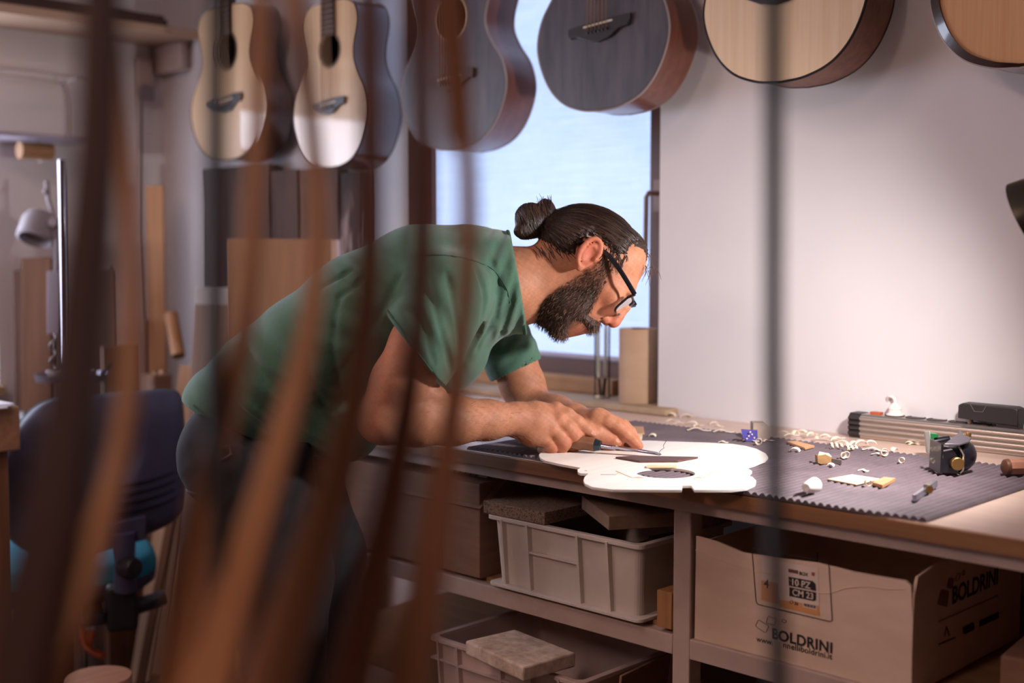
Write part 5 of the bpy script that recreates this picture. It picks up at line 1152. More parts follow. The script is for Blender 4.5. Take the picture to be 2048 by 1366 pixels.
# right hand: closed fist, index finger laid along the chisel
def hand(parts, kk=5):
    for pts in parts: sk.chain([(*Q(*p[:3]), p[3]) for p in pts], kk)
hand([[(1034, 838, 40, 30), (1072, 834, 26, 30), (1106, 826, 15, 19)], [(1034, 838, 40, 30), (1075, 846, 32, 28), (1110, 840, 30, 18)], [(1034, 842, 40, 28), (1068, 860, 34, 24), (1100, 860, 36, 17)], [(1036, 846, 38, 26), (1062, 870, 34, 20), (1086, 877, 36, 15)]], 12)
hand([[(1114, 824, 16, 18.5), (1134, 832, 20, 16), (1154, 845, 22, 14.5), (1172, 858, 22, 12.8), (1186, 868, 22, 11)]], 6)
hand([[(1112, 842, 30, 17.5), (1136, 856, 33, 16), (1151, 874, 30, 15), (1146, 893, 14, 13), (1128, 900, -2, 12)]], 3.5)
hand([[(1101, 860, 37, 16.5), (1118, 872, 39, 15), (1129, 886, 36, 14), (1122, 901, 20, 12.5), (1106, 902, 4, 11)]], 3)
hand([[(1086, 877, 37, 14.5), (1098, 886, 38, 13), (1106, 895, 34, 12), (1097, 903, 22, 11), (1084, 899, 8, 10)]], 3)
hand([[(1056, 856, 10, 22), (1092, 868, -12, 17), (1124, 876, -22, 14), (1150, 882, -22, 11)]], 6)
for (x, y, w, r) in ((1112, 812, 18, 9), (1120, 834, 38, 9), (1106, 854, 44, 8)): sk.ell(Q(x, y, w), (r, r*.8, r), None, 9)
# left hand: index on the blade, thumb under it, fingers resting
hand([[(1172, 846, -22, 25), (1196, 840, -2, 22), (1216, 843, 10, 16)], [(1172, 846, -22, 25), (1200, 842, -14, 22), (1226, 846, -8, 16)], [(1172, 850, -24, 24), (1202, 854, -26, 20), (1226, 857, -24, 15)], [(1172, 852, -22, 23), (1198, 864, -32, 18), (1220, 868, -36, 13)]], 10)
hand([[(1217, 843, 10, 16), (1236, 854, 12, 14.5), (1251, 868, 14, 13.2), (1267, 882, 18, 11.2), (1278, 892, 22, 9.2)]], 5)
hand([[(1227, 846, -8, 15.5), (1246, 852, -8, 14), (1260, 864, -9, 12.5), (1269, 880, -10, 11), (1268, 892, -10, 9.5)]], 3.5)
hand([[(1227, 857, -25, 14.5), (1244, 864, -28, 13), (1254, 876, -29, 11.5), (1258, 891, -28, 10)]], 3.5)
hand([[(1220, 868, -37, 12.5), (1234, 876, -42, 11), (1242, 888, -42, 9.5)]], 3.5)
hand([[(1172, 858, 0, 22), (1196, 866, 10, 15.5), (1214, 874, 10, 12.5), (1228, 880, 10, 11.5), (1239, 884, 10, 9.5)]], 6)
sk.ell(Q(1196, 878, -2), (30, 17, 24), None, 10).ell(Q(1222, 892, -8), (28, 9, 22), None, 7)
BEARD = [(1203, 522), (1214, 528), (1222, 542), (1212, 562), (1198, 585), (1186, 607), (1176, 630), (1188, 638), (1200, 642), (1205, 652), (1196, 664), (1178, 668), (1170, 657), (1158, 645), (1145, 646), (1137, 656), (1137, 672), (1130, 690), (1095, 690), (1068, 655), (1078, 612), (1100, 590), (1128, 572), (1160, 552), (1188, 536)]
def skin_col(v):
    base = np.tile(lin('b67b5d'), (len(v), 1)); n1 = vnoise(v, 60, 1)[:, None]; n2 = vnoise(v, 18, 2)[:, None]; n3 = vnoise(v, 7, 3)[:, None]
    c = base*(1 + .07*n1 + .08*n2 + .07*n3)
    def blot(c, ctr, r, col, a):
        d = np.linalg.norm((v - np.array(ctr))/np.array(r), axis=1); m = (a*np.exp(-d*d))[:, None]; return c*(1 - m) + lin(col)*m
    c = blot(c, Hp(1222, 648), (22, 22, 26), 'b5533f', .75); c = blot(c, Hp(1172, 510, 84), (34, 42, 16), 'bf5f4a', .7); c = blot(c, Hp(1195, 600, 45), (40, 40, 30), 'bb6a4e', .5)
    c = blot(c, Hp(1160, 658), (22, 14, 30), 'a04a42', .8)
    for p in ((1150, 870, 30), (1128, 884, 38), (1104, 894, 36), (1190, 872, 5), (1112, 842, 30), (1245, 864, 10), (1278, 893, 20), (1225, 880, 12)): c = blot(c, Q(*p), (17, 17, 18), 'b9614a', .45)
    sd = poly_sd(BEARD, v[:, 0], v[:, 1]); hd_ = (v[:, 0] > 1075) & (v[:, 1] < 720)
    m = (np.clip((8 - sd)/24, 0, .75)*hd_)[:, None]; c = c*(1 - m) + lin('4a3128')*m
    return np.clip(c, 0, 1)
m_skin = mat('skin', 'c08563', .6, spec=.35, attr='Col', sss=.12, col2='e8d4cc', scale=(260, 260, 260), amount=.2, bump=.10, bscale=(500, 500, 500))
body = field_mesh('body', sk, m_skin, man, skin_col, 2)
# finger nails
m_nail = mat('nail', 'c9917b', .35)
for (x, y, w, dx, dy, r) in ((1186, 865.5, 30, .75, .66, 6.5), (1236, 881, 18, .9, .4, 6.0)):
    c = Q(x, y, w); wv = sk.front(c[0], c[1]); nrm = sk.normal(np.array((c[0], c[1], (wv or w))))[0]; d = np.array((dx, dy, 0)); d = d - nrm*(d @ nrm); d /= np.linalg.norm(d); e = np.cross(nrm, d)
    if wv is None: continue
    c = np.array((c[0], c[1], wv)) - nrm*.5
    ring = [c + d*r*1.1*math.cos(a) + e*r*.72*math.sin(a) - nrm*.10*r*abs(math.sin(a)) for a in np.linspace(0, 2*math.pi, 16, endpoint=False)]
    top = [c + (p - c)*.82 + nrm*.9 for p in ring]
    W = P2W(np.array(ring + top)); MB().add(W, [(i, (i+1) % 16, 16 + (i+1) % 16, 16 + i) for i in range(16)] + [tuple(range(16, 32))], True).build('finger_nail', m_nail, man)
# eyes
m_eye = mat('eye_white', 'd8cfc8', .2); m_iris = mat('iris', '2a211c', .15)
for p in pair(1236, 603, 29):
    W = P2W(p)[0]; fd = (RT*EFr[0] - UP*EFr[1] - FW*EFr[2]); fd /= np.linalg.norm(fd)
    ey = MB().lathe([(10.6*math.sin(a)*PS, 10.6*math.cos(a)*PS) for a in np.linspace(0.001, math.pi - .001, 10)], W, fd, 16).build('eye', m_eye, man)
    MB().lathe([(0, 11.2*PS), (5*PS, 10.2*PS), (5.4*PS, 9.2*PS)], W, fd, 14).build('iris', m_iris, ey)
# ---------------------------------------------------------------- hair
hb = Field((1020, 380, -115), (1322, 560, 95), 2.2)
hb.ell(Hp(1186, 508), (87.5, 102, 74.5), HA, 6).ell(Hp(1148, 488), (70, 66, 66), HA, 20).ell(Hp(1240, 523), (57, 50, 61.5), HA, 18)
HAIRP = [(1312, 552), (1303, 540), (1295, 520), (1283, 503), (1268, 494), (1256, 498), (1247, 513), (1232, 520), (1214, 508), (1203, 494), (1188, 476), (1168, 484), (1154, 500), (1147, 516), (1132, 514), (1118, 510), (1100, 496), (1070, 486), (1015, 480), (1015, 370), (1330, 370), (1330, 552)]
x, y, z = hb.grid((slice(None),)*3); BUN = np.array((1098., 446., -15.))
sd2 = poly_sd(HAIRP, x[:, :, 0], y[:, :, 0])[:, :, None].astype(np.float32)
sd2 = sd2 + 3.0*np.sin(x*.5 + z*.3) + 2*np.sin(y*.9 - z*.2)
# meridians fanning out from the bun
ax_ = np.array(Hp(1290, 530)) - BUN; ax_ /= np.linalg.norm(ax_); e1 = np.cross(ax_, LA); e1 /= np.linalg.norm(e1); e2 = np.cross(ax_, e1)
px_, py_, pz_ = x - BUN[0], y - BUN[1], z - BUN[2]; aa = np.arctan2(px_*e2[0] + py_*e2[1] + pz_*e2[2], px_*e1[0] + py_*e1[1] + pz_*e1[2])
hb.F = np.maximum(hb.F + .4 - 5.6*np.clip(-sd2/16, 0, 1) + .9*np.clip(-sd2/10, 0, 1)*np.sin(aa*46 + .6*np.sin(aa*11)) + .5*np.clip(-sd2/10, 0, 1)*np.sin(aa*97 + 2*np.sin(aa*7)), sd2*.8).astype(np.float32)
hb.ell((1063, 440, -12), (33, 36, 32), np.array(((.9, -.43, 0), (.43, .9, 0), (0, 0, 1))), 3).ell((1092, 428, -16), (22, 32, 26), None, 6).ell((1050, 462, -8), (23, 16, 24), None, 6).cone((1100, 446, -15), (1125, 455, -15), 24, 34, 10)
m_hair = mat('hair_dark', '2a1a15', .48, attr='Col', spec=.45)
def hair_col(v):
    n = np.sin(v[:, 0]*.9 + v[:, 1]*.4)*.5 + vnoise(v, 14, 5); c = lin('2e1d17')*(1 + .25*n[:, None]); return np.clip(c, 0, 1)
hair = field_mesh('hair', hb, m_hair, man, hair_col, 1)
def strands(name, lines, r, m, parent, cols, tip=.3):
    """many hair strands as three-sided tubes in one mesh"""
    V = []; Qd = []; C_ = []; o = 0
    for L_, col in zip(lines, cols):
        L_ = np.asarray(L_); n = len(L_); T_ = np.gradient(L_, axis=0); T_ /= np.linalg.norm(T_, axis=1, keepdims=True) + 1e-9
        a = np.cross(T_, (.3, .2, .93)); a /= np.linalg.norm(a, axis=1, keepdims=True) + 1e-9; b = np.cross(T_, a); rr = r*np.linspace(1, tip, n)[:, None]
        for k in range(3): V.append(L_ + rr*(math.cos(2.1*k)*a + math.sin(2.1*k)*b)); 
        for k in range(3):
            k2 = (k + 1) % 3; i = np.arange(n - 1); Qd.append(np.stack([o + k*n + i, o + k*n + i + 1, o + k2*n + i + 1, o + k2*n + i], 1))
        C_.append(np.tile(col, (3*n, 1))); o += 3*n
    return raw_mesh(name, P2W(np.concatenate(V)) - np.array(parent['_o']), np.concatenate(Qd), m, parent, np.concatenate(C_))
rg = np.random.default_rng(3); lines = []; cols = []
for i in range(700):   # combed-back strands: meridians on the cap surface
    a = rg.uniform(-math.pi, math.pi); t = np.linspace(.05, 1.0, 22) if i % 4 else np.linspace(.02, .7, 18)
    A0 = Hp(1186, 508); pts = []
    ang0 = rg.uniform(0, 2*math.pi)
    # start near the hairline: direction on the sphere, slerp to the bun direction
    st_ = Hp(rg.uniform(1195, 1300), rg.uniform(470, 545), 0); lat = rg.uniform(-1, 1)
    d0 = EU*rg.uniform(-.05, .75) + EFr*rg.uniform(.2, 1) + LAr*lat*1.1; d0 /= np.linalg.norm(d0); d1 = (BUN - A0); d1 = d1 + LAr*lat*14 + EU*rg.normal()*9; d1 /= np.linalg.norm(d1)
    om = math.acos(np.clip(d0 @ d1, -1, 1)); 
    dirs = (np.sin((1 - t)[:, None]*om)*d0 + np.sin(t[:, None]*om)*d1)/math.sin(om)
    # march out to the cap surface
    R_ = np.full(len(t), 60.0)
    for _ in range(14):
        f = hb.sample(A0 + dirs*R_[:, None]); R_ = R_ + np.clip(-f, -6, 6)*.8
    P_ = A0 + dirs*(R_ + rg.uniform(.2, 1.3))[:, None]
    ok = (poly_sd(HAIRP, P_[:, 0], P_[:, 1]) < 5) & (np.abs(hb.sample(P_)) < 4)
    P_ = P_[ok]
    if len(P_) > 5: lines.append(P_); cols.append(lin(rg.choice(['2a1913', '3a251c', '211512', '4a3225']))*rg.uniform(.8, 1.2))
for i in range(26):    # loose strands by forehead and temple
    s0 = Hp(rg.uniform(1285, 1304), rg.uniform(505, 545), rg.uniform(-30, 40)); n = 9; d = np.array((rg.uniform(-.1, .6), rg.uniform(-.4, 1), rg.uniform(-.3, .3)))*rg.uniform(2, 5)
    c = np.cumsum(np.array([d + np.array((-.35*k*rg.uniform(.2, 1), .25*k, 0)) for k in range(n)]), 0); lines.append(s0 + c); cols.append(lin('5a4030'))
for i in range(120):   # sideburn wisps and nape hair
    if i % 2: s0 = np.array((rg.uniform(1200, 1250), rg.uniform(498, 535))); d = np.array((rg.uniform(-1.2, .8), rg.uniform(.6, 2.2), 0))
    else: s0 = np.array((rg.uniform(1065, 1145), rg.uniform(478, 508))); d = np.array((rg.uniform(.2, 1.2), rg.uniform(.8, 2.2), 0))
    L_ = []
    for k in range(9):
        p = s0 + d[:2]*k*1.3 + np.array((.05*k*k*(1 if i % 2 == 0 else -.6), 0)); wv = sk.front(p[0], p[1]); wh = hb.front(p[0], p[1]); wv = max(v for v in (wv, wh, -200) if v is not None)
        if wv < 0: break
        L_.append((p[0], p[1], wv + 1.0 + .12*k))
    if len(L_) > 4: lines.append(np.array(L_)); cols.append(lin(rg.choice(['3a271f', '4a352a', '6b5546', '2c1c16'])))
for i in range(60):    # bun tuft
    s0 = np.array((rg.uniform(1078, 1104), rg.uniform(404, 430), rg.uniform(-30, 8))); d = np.array((rg.normal()*.7 - .1, -rg.uniform(1.4, 3.4), rg.normal()*.5)); lines.append(np.array([s0 + d*k*.9 for k in range(8)])); cols.append(lin(rg.choice(['3a211b', '4f2c24', '2a1814'])))
for i in range(420):   # wound strands of the bun
    a0 = rg.uniform(0, 6.28); of = rg.uniform(-1.3, .8); tw = rg.uniform(-.12, .12); L_ = []; c = np.array((1066, 440, -12.)) if i % 3 else np.array((1090, 430, -15.)); ax1 = np.array((.92, -.30, .1))
    e_1 = np.cross(ax1, (0, 0, 1)); e_1 /= np.linalg.norm(e_1); e_2 = np.cross(ax1, e_1)
    for k in range(13):
        a = a0 + k*.16; d = e_1*math.cos(a) + e_2*math.sin(a) + ax1*(of + tw*k*.4); d /= np.linalg.norm(d); R0 = 24.0
        for _ in range(8): R0 += float(np.clip(-hb.sample((c + d*R0)[None])[0], -6, 6))*.85
        if R0 > 60: break
        L_.append(c + d*(R0 + .5))
    if len(L_) > 5: lines.append(np.array(L_)); cols.append(lin(rg.choice(['2a1913', '3f2a20', '1f1310', '55392b'])))
hs = strands('hair_strands', lines, 1.0, m_hair, hair, cols); hs['kind'] = 'stuff'
# ---------------------------------------------------------------- beard
bf = Field((1060, 505, -100), (1232, 700, 90), 2.2)
sl_ = sk.sl(bf.lo, bf.lo + (bf.n - 1)*bf.h, 0)
gx, gy, gz = np.meshgrid(*bf.ax, indexing='ij'); pts_ = np.stack([gx.ravel(), gy.ravel(), gz.ravel()], 1); Fs = sk.sample(pts_).reshape(gx.shape)
sdb = poly_sd(BEARD, gx[:, :, 0], gy[:, :, 0])[:, :, None]
thick = np.clip(-sdb/14, 0, 1)*np.clip((gy - 545)/100, 0.12, 1)*10 - .9 - 2.6*np.clip((606 - gy)/36, 0, 1)*np.clip((gx - 1105)/30, 0, 1)
bf.F = np.maximum(Fs - thick + 1.1*np.sin(gx*.9 + gz*.5)*np.sin(gy*.7 - gz*.6), sdb + 2.0*np.sin(gx*.6 + gz*.5) + 2).astype(np.float32)
beard = field_mesh('beard', bf, mat('beard_dark', '3a251c', .6, attr='Col'), man, lambda v: np.clip(lin('3b251c')*(1 + .3*vnoise(v, 9, 8)[:, None]), 0, 1), 1)
lines = []; cols = []; vb, _ = bf.nets(); pick = rg.choice(len(vb), 6500)
vk, _ = sk.nets(); ck = vk[(vk[:, 0] > 1090) & (vk[:, 0] < 1225) & (vk[:, 1] > 515) & (vk[:, 1] < 625)]; ck = ck[poly_sd(BEARD, ck[:, 0], ck[:, 1]) < 3 - 5*rg.random(len(ck))**2]; ck = ck[rg.choice(len(ck), 3200)]
BP = np.concatenate([vb[pick], ck]); nr_ = np.concatenate([bf.normal(vb[pick]), sk.normal(ck)])
for p, nn in zip(BP, nr_):
    if 1136 < p[0] < 1172 and 644 < p[1] < 676 and abs(p[2] - Hp(p[0], p[1])[2]) < 40: continue
    fl = np.array((-.62, .78, 0)) if p[1] < 640 else np.array((-.25, .95, 0)); d = fl + nn*.55 + rg.normal(size=3)*.28; d /= np.linalg.norm(d); L_ = rg.uniform(4, 10.5)*(.6 if p[1] < 570 else 1.0)
    lines.append(np.array([p - nn*.5, p + d*L_*.5, p + d*L_ + np.array((0, .8, 0))])); cols.append(lin(rg.choice(['2f1d16', '4a3024', '5d4030', '7a5a44', '3b261c', '2a1a14', '93705a'])))
bs = strands('beard_strands', lines, .5, MATS['beard_dark'], beard, cols); bs['kind'] = 'stuff'
# arm hair
lines = []; cols = []
vs_, _q = sk.nets(); sel = np.where(((vs_[:, 0] > 860) & (vs_[:, 0] < 1080) & (vs_[:, 1] > 780)) | ((vs_[:, 0] > 1075) & (vs_[:, 0] < 1180) & (vs_[:, 1] > 750) & (vs_[:, 2] < -70)))[0]; sel = rg.choice(sel, 1100); nn_ = sk.normal(vs_[sel])
for p, nn in zip(vs_[sel], nn_):
    d = np.array((.8, .1, 0)) + nn*.6 + rg.normal(size=3)*.25; d /= np.linalg.norm(d); L_ = rg.uniform(5, 11); lines.append(np.array([p, p + d*L_*.5, p + d*L_])); cols.append(lin('b08a6c'))
ah = strands('arm_hair', lines, .2, MATS['beard_dark'], body, cols); ah['kind'] = 'stuff'
# ---------------------------------------------------------------- glasses
gl = bpy.data.objects.new('glasses', None); COL.objects.link(gl); gl.parent = man; gl['_o'] = man['_o']; gl['label'] = 'black rimmed glasses'
m_gl = mat('glasses_black', '17151c', .25, coat=.3)
def PW(L_): return [q for q in P2W(np.array(L_))]
for nside, sgn in ((0, 1), (1, -1)):
    def tp_(x, y, l): return pair(x, y, l)[nside]
    T_ = [tp_(1196, 501, 70), tp_(1210, 514, 76), tp_(1228, 536, 78), tp_(1247, 566, 76), tp_(1262, 592, 73)]
    mb = MB(); pp = PW(T_)
    for a, b in zip(pp[:-1], pp[1:]): mb.bar(a, b, .0022*1.2, .0085, np.array(P2W(HC + EU*10)[0] - P2W(HC)[0]))
    MB().tube(spline(pp, 5), [.0035]*4 + [.0042]*(len(spline(pp, 5)) - 4), 6, flat=.5, upv=P2W(HC + LAr)[0] - P2W(HC)[0]).build('temple', m_gl, gl)
    MB().tube(PW([tp_(1150, 491, 77), tp_(1156, 489, 77), tp_(1164, 490, 74)]), .0038, 6).build('temple_tip', m_gl, gl)
    # rim: rounded rectangle in the lens plane
    c0 = tp_(1245, 612, 34); u = EU*22; v_ = LAr*sgn*29 - EFr*4; ring = []
    for a in np.linspace(0, 2*math.pi, 33): ca, sa = math.cos(a), math.sin(a); ring.append(c0 + u*math.copysign(abs(ca)**.55, ca) + v_*math.copysign(abs(sa)**.55, sa))
    MB().tube(PW(ring), .0022, 6, caps=False).build('rim', m_gl, gl)
    rr = ring[:-1]; L_ = MB().add(PW([c0 + (p - c0)*.97 for p in rr]), [tuple(range(32))]).build('lens', mat('lens_glass', 'f4f6fa', .03, trans=1.0), gl)
    MB().tube(PW([c0 + u*.6 + v_*1.0, T_[-1]]), .0028, 6).build('hinge', m_gl, gl)
a_, b_ = pair(1252, 606, 7); MB().tube(PW([a_, (a_ + b_)/2 + EFr*3 + EU*2, b_]), .0022, 6).build('nose_bridge', m_gl, gl)
# ---------------------------------------------------------------- shirt
sh = Field((375, 430, -285), (1125, 975, 300), 3.6)
tors = [(455, 815, 92), (540, 765, 112), (620, 715, 122), (735, 640, 134), (850, 592, 140), (940, 572, 118), (1015, 566, 98), (1050, 575, 90)]
for (a, b) in zip(tors[:-1], tors[1:]): sh.cone((a[0], a[1], -10), (b[0], b[1], -12), a[2], b[2], 22, 1.38)
sh.cone((930, 590, -160), (900, 590, 150), 72, 76, 30)
sh.cone((560, 800, -10), (690, 850, -10), 95, 75, 26, 1.3)           # shirt hanging loose at the belly
sh.cone((760, 720, -10), (880, 690, -12), 95, 100, 26, 1.35)
# folds
for c, sig, ang, lam, amp, ph in (((560, 800, 120), (120, 90, 120), 48, 46, 5.5, 0), ((640, 850, 110), (90, 70, 120), 40, 38, 4.5, 1), ((720, 640, 150), (110, 90, 110), 25, 52, 3.5, 2), ((960, 640, 120), (70, 90, 110), -62, 34, 5.0, .5), ((1000, 590, 60), (50, 100, 110), -75, 26, 3.2, 1.5), ((870, 660, 240), (70, 80, 80), 60, 38, 3.8, 0), ((910, 720, 190), (50, 60, 90), 55, 26, 3.6, 2), ((740, 560, 130), (60, 50, 100), 35, 24, 2.6, 1), ((1035, 690, -180), (50, 60, 70), -45, 26, 2.6, 0), ((500, 700, 130), (90, 80, 110), 50, 60, 2.5, 1), ((960, 500, 30), (90, 60, 130), 5, 40, 2.0, 0)):
    sh.wave(c, sig, ang, lam, amp, ph)
sh.half((1036, 560, 0), (.98, -.17, 0))
for pts, p_, n_ in (([(*Q(905, 590, 160), 74), (*Q(845, 680, 190), 80), (*Q(800, 752, 198), 80)], (840, 690, 0), (-.78, .626, 0)), ([(*Q(980, 612, -165), 64), (*Q(1022, 715, -186), 58), (*Q(1048, 790, -180), 58)], (1040, 742, 0), (.42, .9, 0))):
    sv = Field(sh.lo, sh.lo + (sh.n - 1)*sh.h, sh.h); sv.chain(pts, 18)
    for c, sig, ang, lam, amp, ph in (((870, 660, 240), (70, 80, 80), 60, 42, 3.4, 0), ((1035, 690, -140), (50, 60, 90), -45, 30, 2.2, 0)): sv.wave(c, sig, ang, lam, amp, ph)
    sv.half(p_, n_); m_ = min(sv.F.shape[0], sh.F.shape[0]); sv.F = sv.F[:sh.n[0], :sh.n[1], :sh.n[2]]
    sh.merge((slice(0, sv.F.shape[0]), slice(0, sv.F.shape[1]), slice(0, sv.F.shape[2])), sv.F, 12)
sh.half((540, 884, 0), (-.457, .889, 0), box=((375, 640, -290), (760, 975, 300)))
sh.cone(Q(880, 640, 178), Q(764, 838, 194), 63, 58, 2, sub=True)      # hollow sleeves and neck
sh.cone(Q(1018, 700, -186), Q(1064, 830, -165), 52, 49, 2, sub=True)
sh.cone((990, 575, -15), (1130, 560, -15), 82, 78, 2, 1.0, sub=True)
def groove(pts, r, k=7):
    prev = None
    for x, y in spline([np.array(p, float) for p in pts], 6):
        wv = sh.front(x, y)
        if wv is None: prev = None; continue
        q = (x, y, wv + r*.55)
        if prev is not None and abs(prev[2] - q[2]) < 25: sh.cone(prev, q, r, r, k, sub=True)
        prev = q
for g_, r_ in (([(1018, 545), (1005, 600), (985, 650), (955, 705)], 4.5), ([(1026, 600), (1012, 650), (988, 700)], 4), ([(985, 530), (1000, 575), (995, 640)], 3.5), ([(960, 545), (975, 600), (965, 660), (935, 720)], 4.5), ([(860, 560), (885, 620), (905, 690), (915, 745)], 4), ([(905, 560), (925, 640), (930, 700)], 4), ([(840, 600), (865, 650), (885, 720)], 3.5),
    ([(815, 560), (775, 640), (735, 700), (690, 760)], 5), ([(700, 600), (690, 690), (700, 800)], 4), ([(480, 720), (530, 790), (600, 850), (660, 890)], 5), ([(520, 700), (580, 780), (640, 830)], 4.5), ([(470, 770), (530, 830), (590, 870)], 4), ([(640, 700), (650, 770), (690, 850)], 4.5), ([(720, 545), (700, 560), (660, 580)], 3.5), ([(750, 550), (735, 575), (700, 600)], 3.5)):
    groove(g_, r_)
def shirt_col(v):
    c = np.tile(lin('4a6f5c'), (len(v), 1)); g = np.clip((v[:, 0] - 600)/400, 0, 1)[:, None]; n = vnoise(v, 90, 4)[:, None]; n2 = vnoise(v, 12, 6)[:, None]
    return np.clip(c*(1 + .10*n + .06*n2), 0, 1)
m_shirt = mat('green_cotton', '456b59', .9, attr='Col', col2='cfd8d2', scale=(500, 500, 500), amount=.25, bump=.25, bscale=(700, 700, 700), sheen=.25)
shirt = field_mesh('t_shirt', sh, m_shirt, man, shirt_col, 2); shirt['label'] = 'faded green cotton t shirt'
# collar band following the neck opening
ring = []
for a in np.linspace(0, 2*math.pi, 49):
    d = np.array((.17*math.cos(a), .985*math.cos(a), math.sin(a))); c = np.array((1031, 566, -15.)); R0 = 175.0
    for _ in range(60): R0 += float(np.clip(-sh.sample((c + np.array((-5, 0, 0)) + d*R0)[None])[0], -4, 4))*.7
    R0 = min(R0, 116)
    ring.append(c + d*(R0 - 2.0) + np.array((2, 0, 0)))
MB().tube(PW(ring), .0040, 8, caps=False, flat=1.0).build('collar', mat('collar_cotton', '37604c', .9), shirt)
m_seam = mat('seam_cotton', '2f5543', .9)
def on_shirt(pts, r, nm, m):
    L_ = []
    for x, y in spline([np.array(p, float) for p in pts], 8):
        wv = sh.front(x, y)
        if wv is not None: L_.append((x, y, wv + .3))
    if len(L_) > 3: MB().tube(PW(L_), r, 6).build(nm, m, shirt)
on_shirt([(855, 523), (900, 524), (940, 530), (985, 545), (1012, 580), (1020, 610)], .0011, 'shoulder_seam', m_seam)
on_shirt([(414, 806), (470, 842), (530, 872), (600, 906), (664, 935)], .0022, 'hem', m_seam)
on_shirt([(796, 626), (822, 656), (850, 694), (884, 742)], .0022, 'sleeve_hem', m_seam)
# ---------------------------------------------------------------- trousers and shoes
def floor_y(w): return 683 + (CAM[2] + FW[2]*(PD0 - w*PS))/(UP[2]*PS)
YFL = floor_y(0)
tr = Field((340, 730, -270), (820, YFL - 30, 270), 6.0)
tr.cone((470, 870, -10), (545, 850, -10), 90, 92, 20, 1.4).ell((468, 905, 80), (92, 100, 88), None, 30).ell((468, 905, -100), (92, 100, 88), None, 30)
for w, kx in ((88, 0), (-108, 40)):
    tr.chain([(530 + kx*.3, 930, w, 112), (575 + kx, 1130, w + 6, 100), (590 + kx, 1370, w + 10, 74), (560 + kx, 1600, w + 8, 62), (545 + kx, YFL - 80, w + 8, 54)], 30)
tr.half((480, 850, 0), (.5, -.87, 0), box=((340, 730, -270), (820, 870, 270)))
for c, sig, ang, lam, amp in (((560, 1330, 100), (90, 120, 120), 10, 48, 5), ((520, 980, 120), (120, 80, 120), -25, 44, 3.5), ((560, 1760, 0), (120, 90, 200), 5, 40, 4)): tr.wave(c, sig, ang, lam, amp)
m_jean = mat('navy_denim', '0e0c12', .9, col2='15131b', scale=(60, 60, 60), bump=.3, bscale=(500, 500, 500))
trs = field_mesh('trousers', tr, m_jean, man, None, 2); trs['label'] = 'dark navy work trousers'
pk = []
for x, y in spline([(378, 938), (392, 962), (430, 970), (470, 966)], 6):
    wv = tr.front(x, y)
    if wv is not None: pk.append((x, y, wv + 1))
if len(pk) > 3: MB().tube(PW(pk), .003, 6).build('pocket_edge', mat('pocket_edge', '1a1a26', .8), trs)
bl_ = [(x, y, (tr.front(x, y) or 120) + 2) for x, y in ((478, 884), (500, 876), (506, 892), (488, 902))]
MB().tube(PW(bl_ + [bl_[0]]), .0035, 6).build('belt_loop', mat('belt_leather', '3a251a', .5), trs)
fl = Field((480, YFL - 160, -170), (800, YFL + 40, 170), 5.0)
for w, kx in ((96, 0), (-100, 40)):
    p0 = np.array((545 + kx, 0, w)); yfl = floor_y(w) - 34
    fl.chain([(540 + kx, yfl - 6, w, 40), (620 + kx, yfl + 4, w, 34), (690 + kx, yfl + 8, w, 26)], 20).cone((545 + kx, yfl - 44, w), (550 + kx, yfl - 10, w), 46, 42, 14)
nz = np.array((-FW[2]*0, UP[2], FW[2])); fl.half((0, floor_y(0) - 1.5, 0), (0, UP[2], FW[2]))
shoe = field_mesh('shoes', fl, mat('shoe_brown', '3b2a22', .5), man, None, 2)
# ================================================================ chisel in the hands
ti = atz(1322, 910, TZ + .0045); hb_ = P2W(Q(1090, 874, 4))[0]; axis_ = hb_ - ti; Lt = np.linalg.norm(axis_); axis_ /= Lt
tool_ = thing('chisel', 'wood handled chisel held in both hands over the rosewood blank', 'chisel', tuple(ti))
def along(px): # point on the tool axis nearest the pixel column
    best = min(np.linspace(0, Lt + .02, 300), key=lambda t: abs(((ti + axis_*t - CAM) @ RT)/((ti + axis_*t - CAM) @ FW)*F_PX + 1024 - px)); return best
t0, t1, t2 = along(1226), along(1197), along(1190)
upn = np.array((0, 0, 1.0)); upn = upn - axis_*(upn @ axis_); upn /= np.linalg.norm(upn); sdn = np.cross(axis_, upn)
bl0 = [ti + sdn*.007, ti - sdn*.007, ti + axis_*.012 - sdn*.007 + upn*.003, ti + axis_*.012 + sdn*.007 + upn*.003]
mb = MB(); E0 = ti + axis_*t0
vs = [ti + sdn*.007, ti - sdn*.007, ti + axis_*.010 + sdn*.007 + upn*.0032, ti + axis_*.010 - sdn*.007 + upn*.0032, E0 + sdn*.006 + upn*.0036, E0 - sdn*.006 + upn*.0036, E0 + sdn*.006 - upn*.0006, E0 - sdn*.006 - upn*.0006]
mb.add(vs, [(0, 1, 3, 2), (2, 3, 5, 4), (0, 6, 7, 1), (0, 2, 4, 6), (1, 7, 5, 3), (4, 5, 7, 6)]); mb.build('blade', mat('chisel_steel', 'a9acc0', .18, 1.0), tool_, bevel=.0003)
MB().tube([E0 - axis_*.004, E0 + axis_*.01, ti + axis_*t1], [.0045, .0036, .0040], 12).build('neck', MATS['chisel_steel'], tool_)
MB().tube([ti + axis_*(t1 - .004), ti + axis_*t2, ti + axis_*(t2 + .003)], [.0085, .0115, .0115], 20).build('ferrule', mat('ferrule_blue', '3a4650', .3, .7), tool_)
MB().tube(spline([ti + axis_*(t2 + q_) for q_ in (.0, .02, .045, .075, .105)], 4), [.0122]*5 + [.0140]*4 + [.0150]*4 + [.013]*4, 20).build('handle', wood('chisel_handle', '8a5f44', '74492f', 'x', .4), tool_)
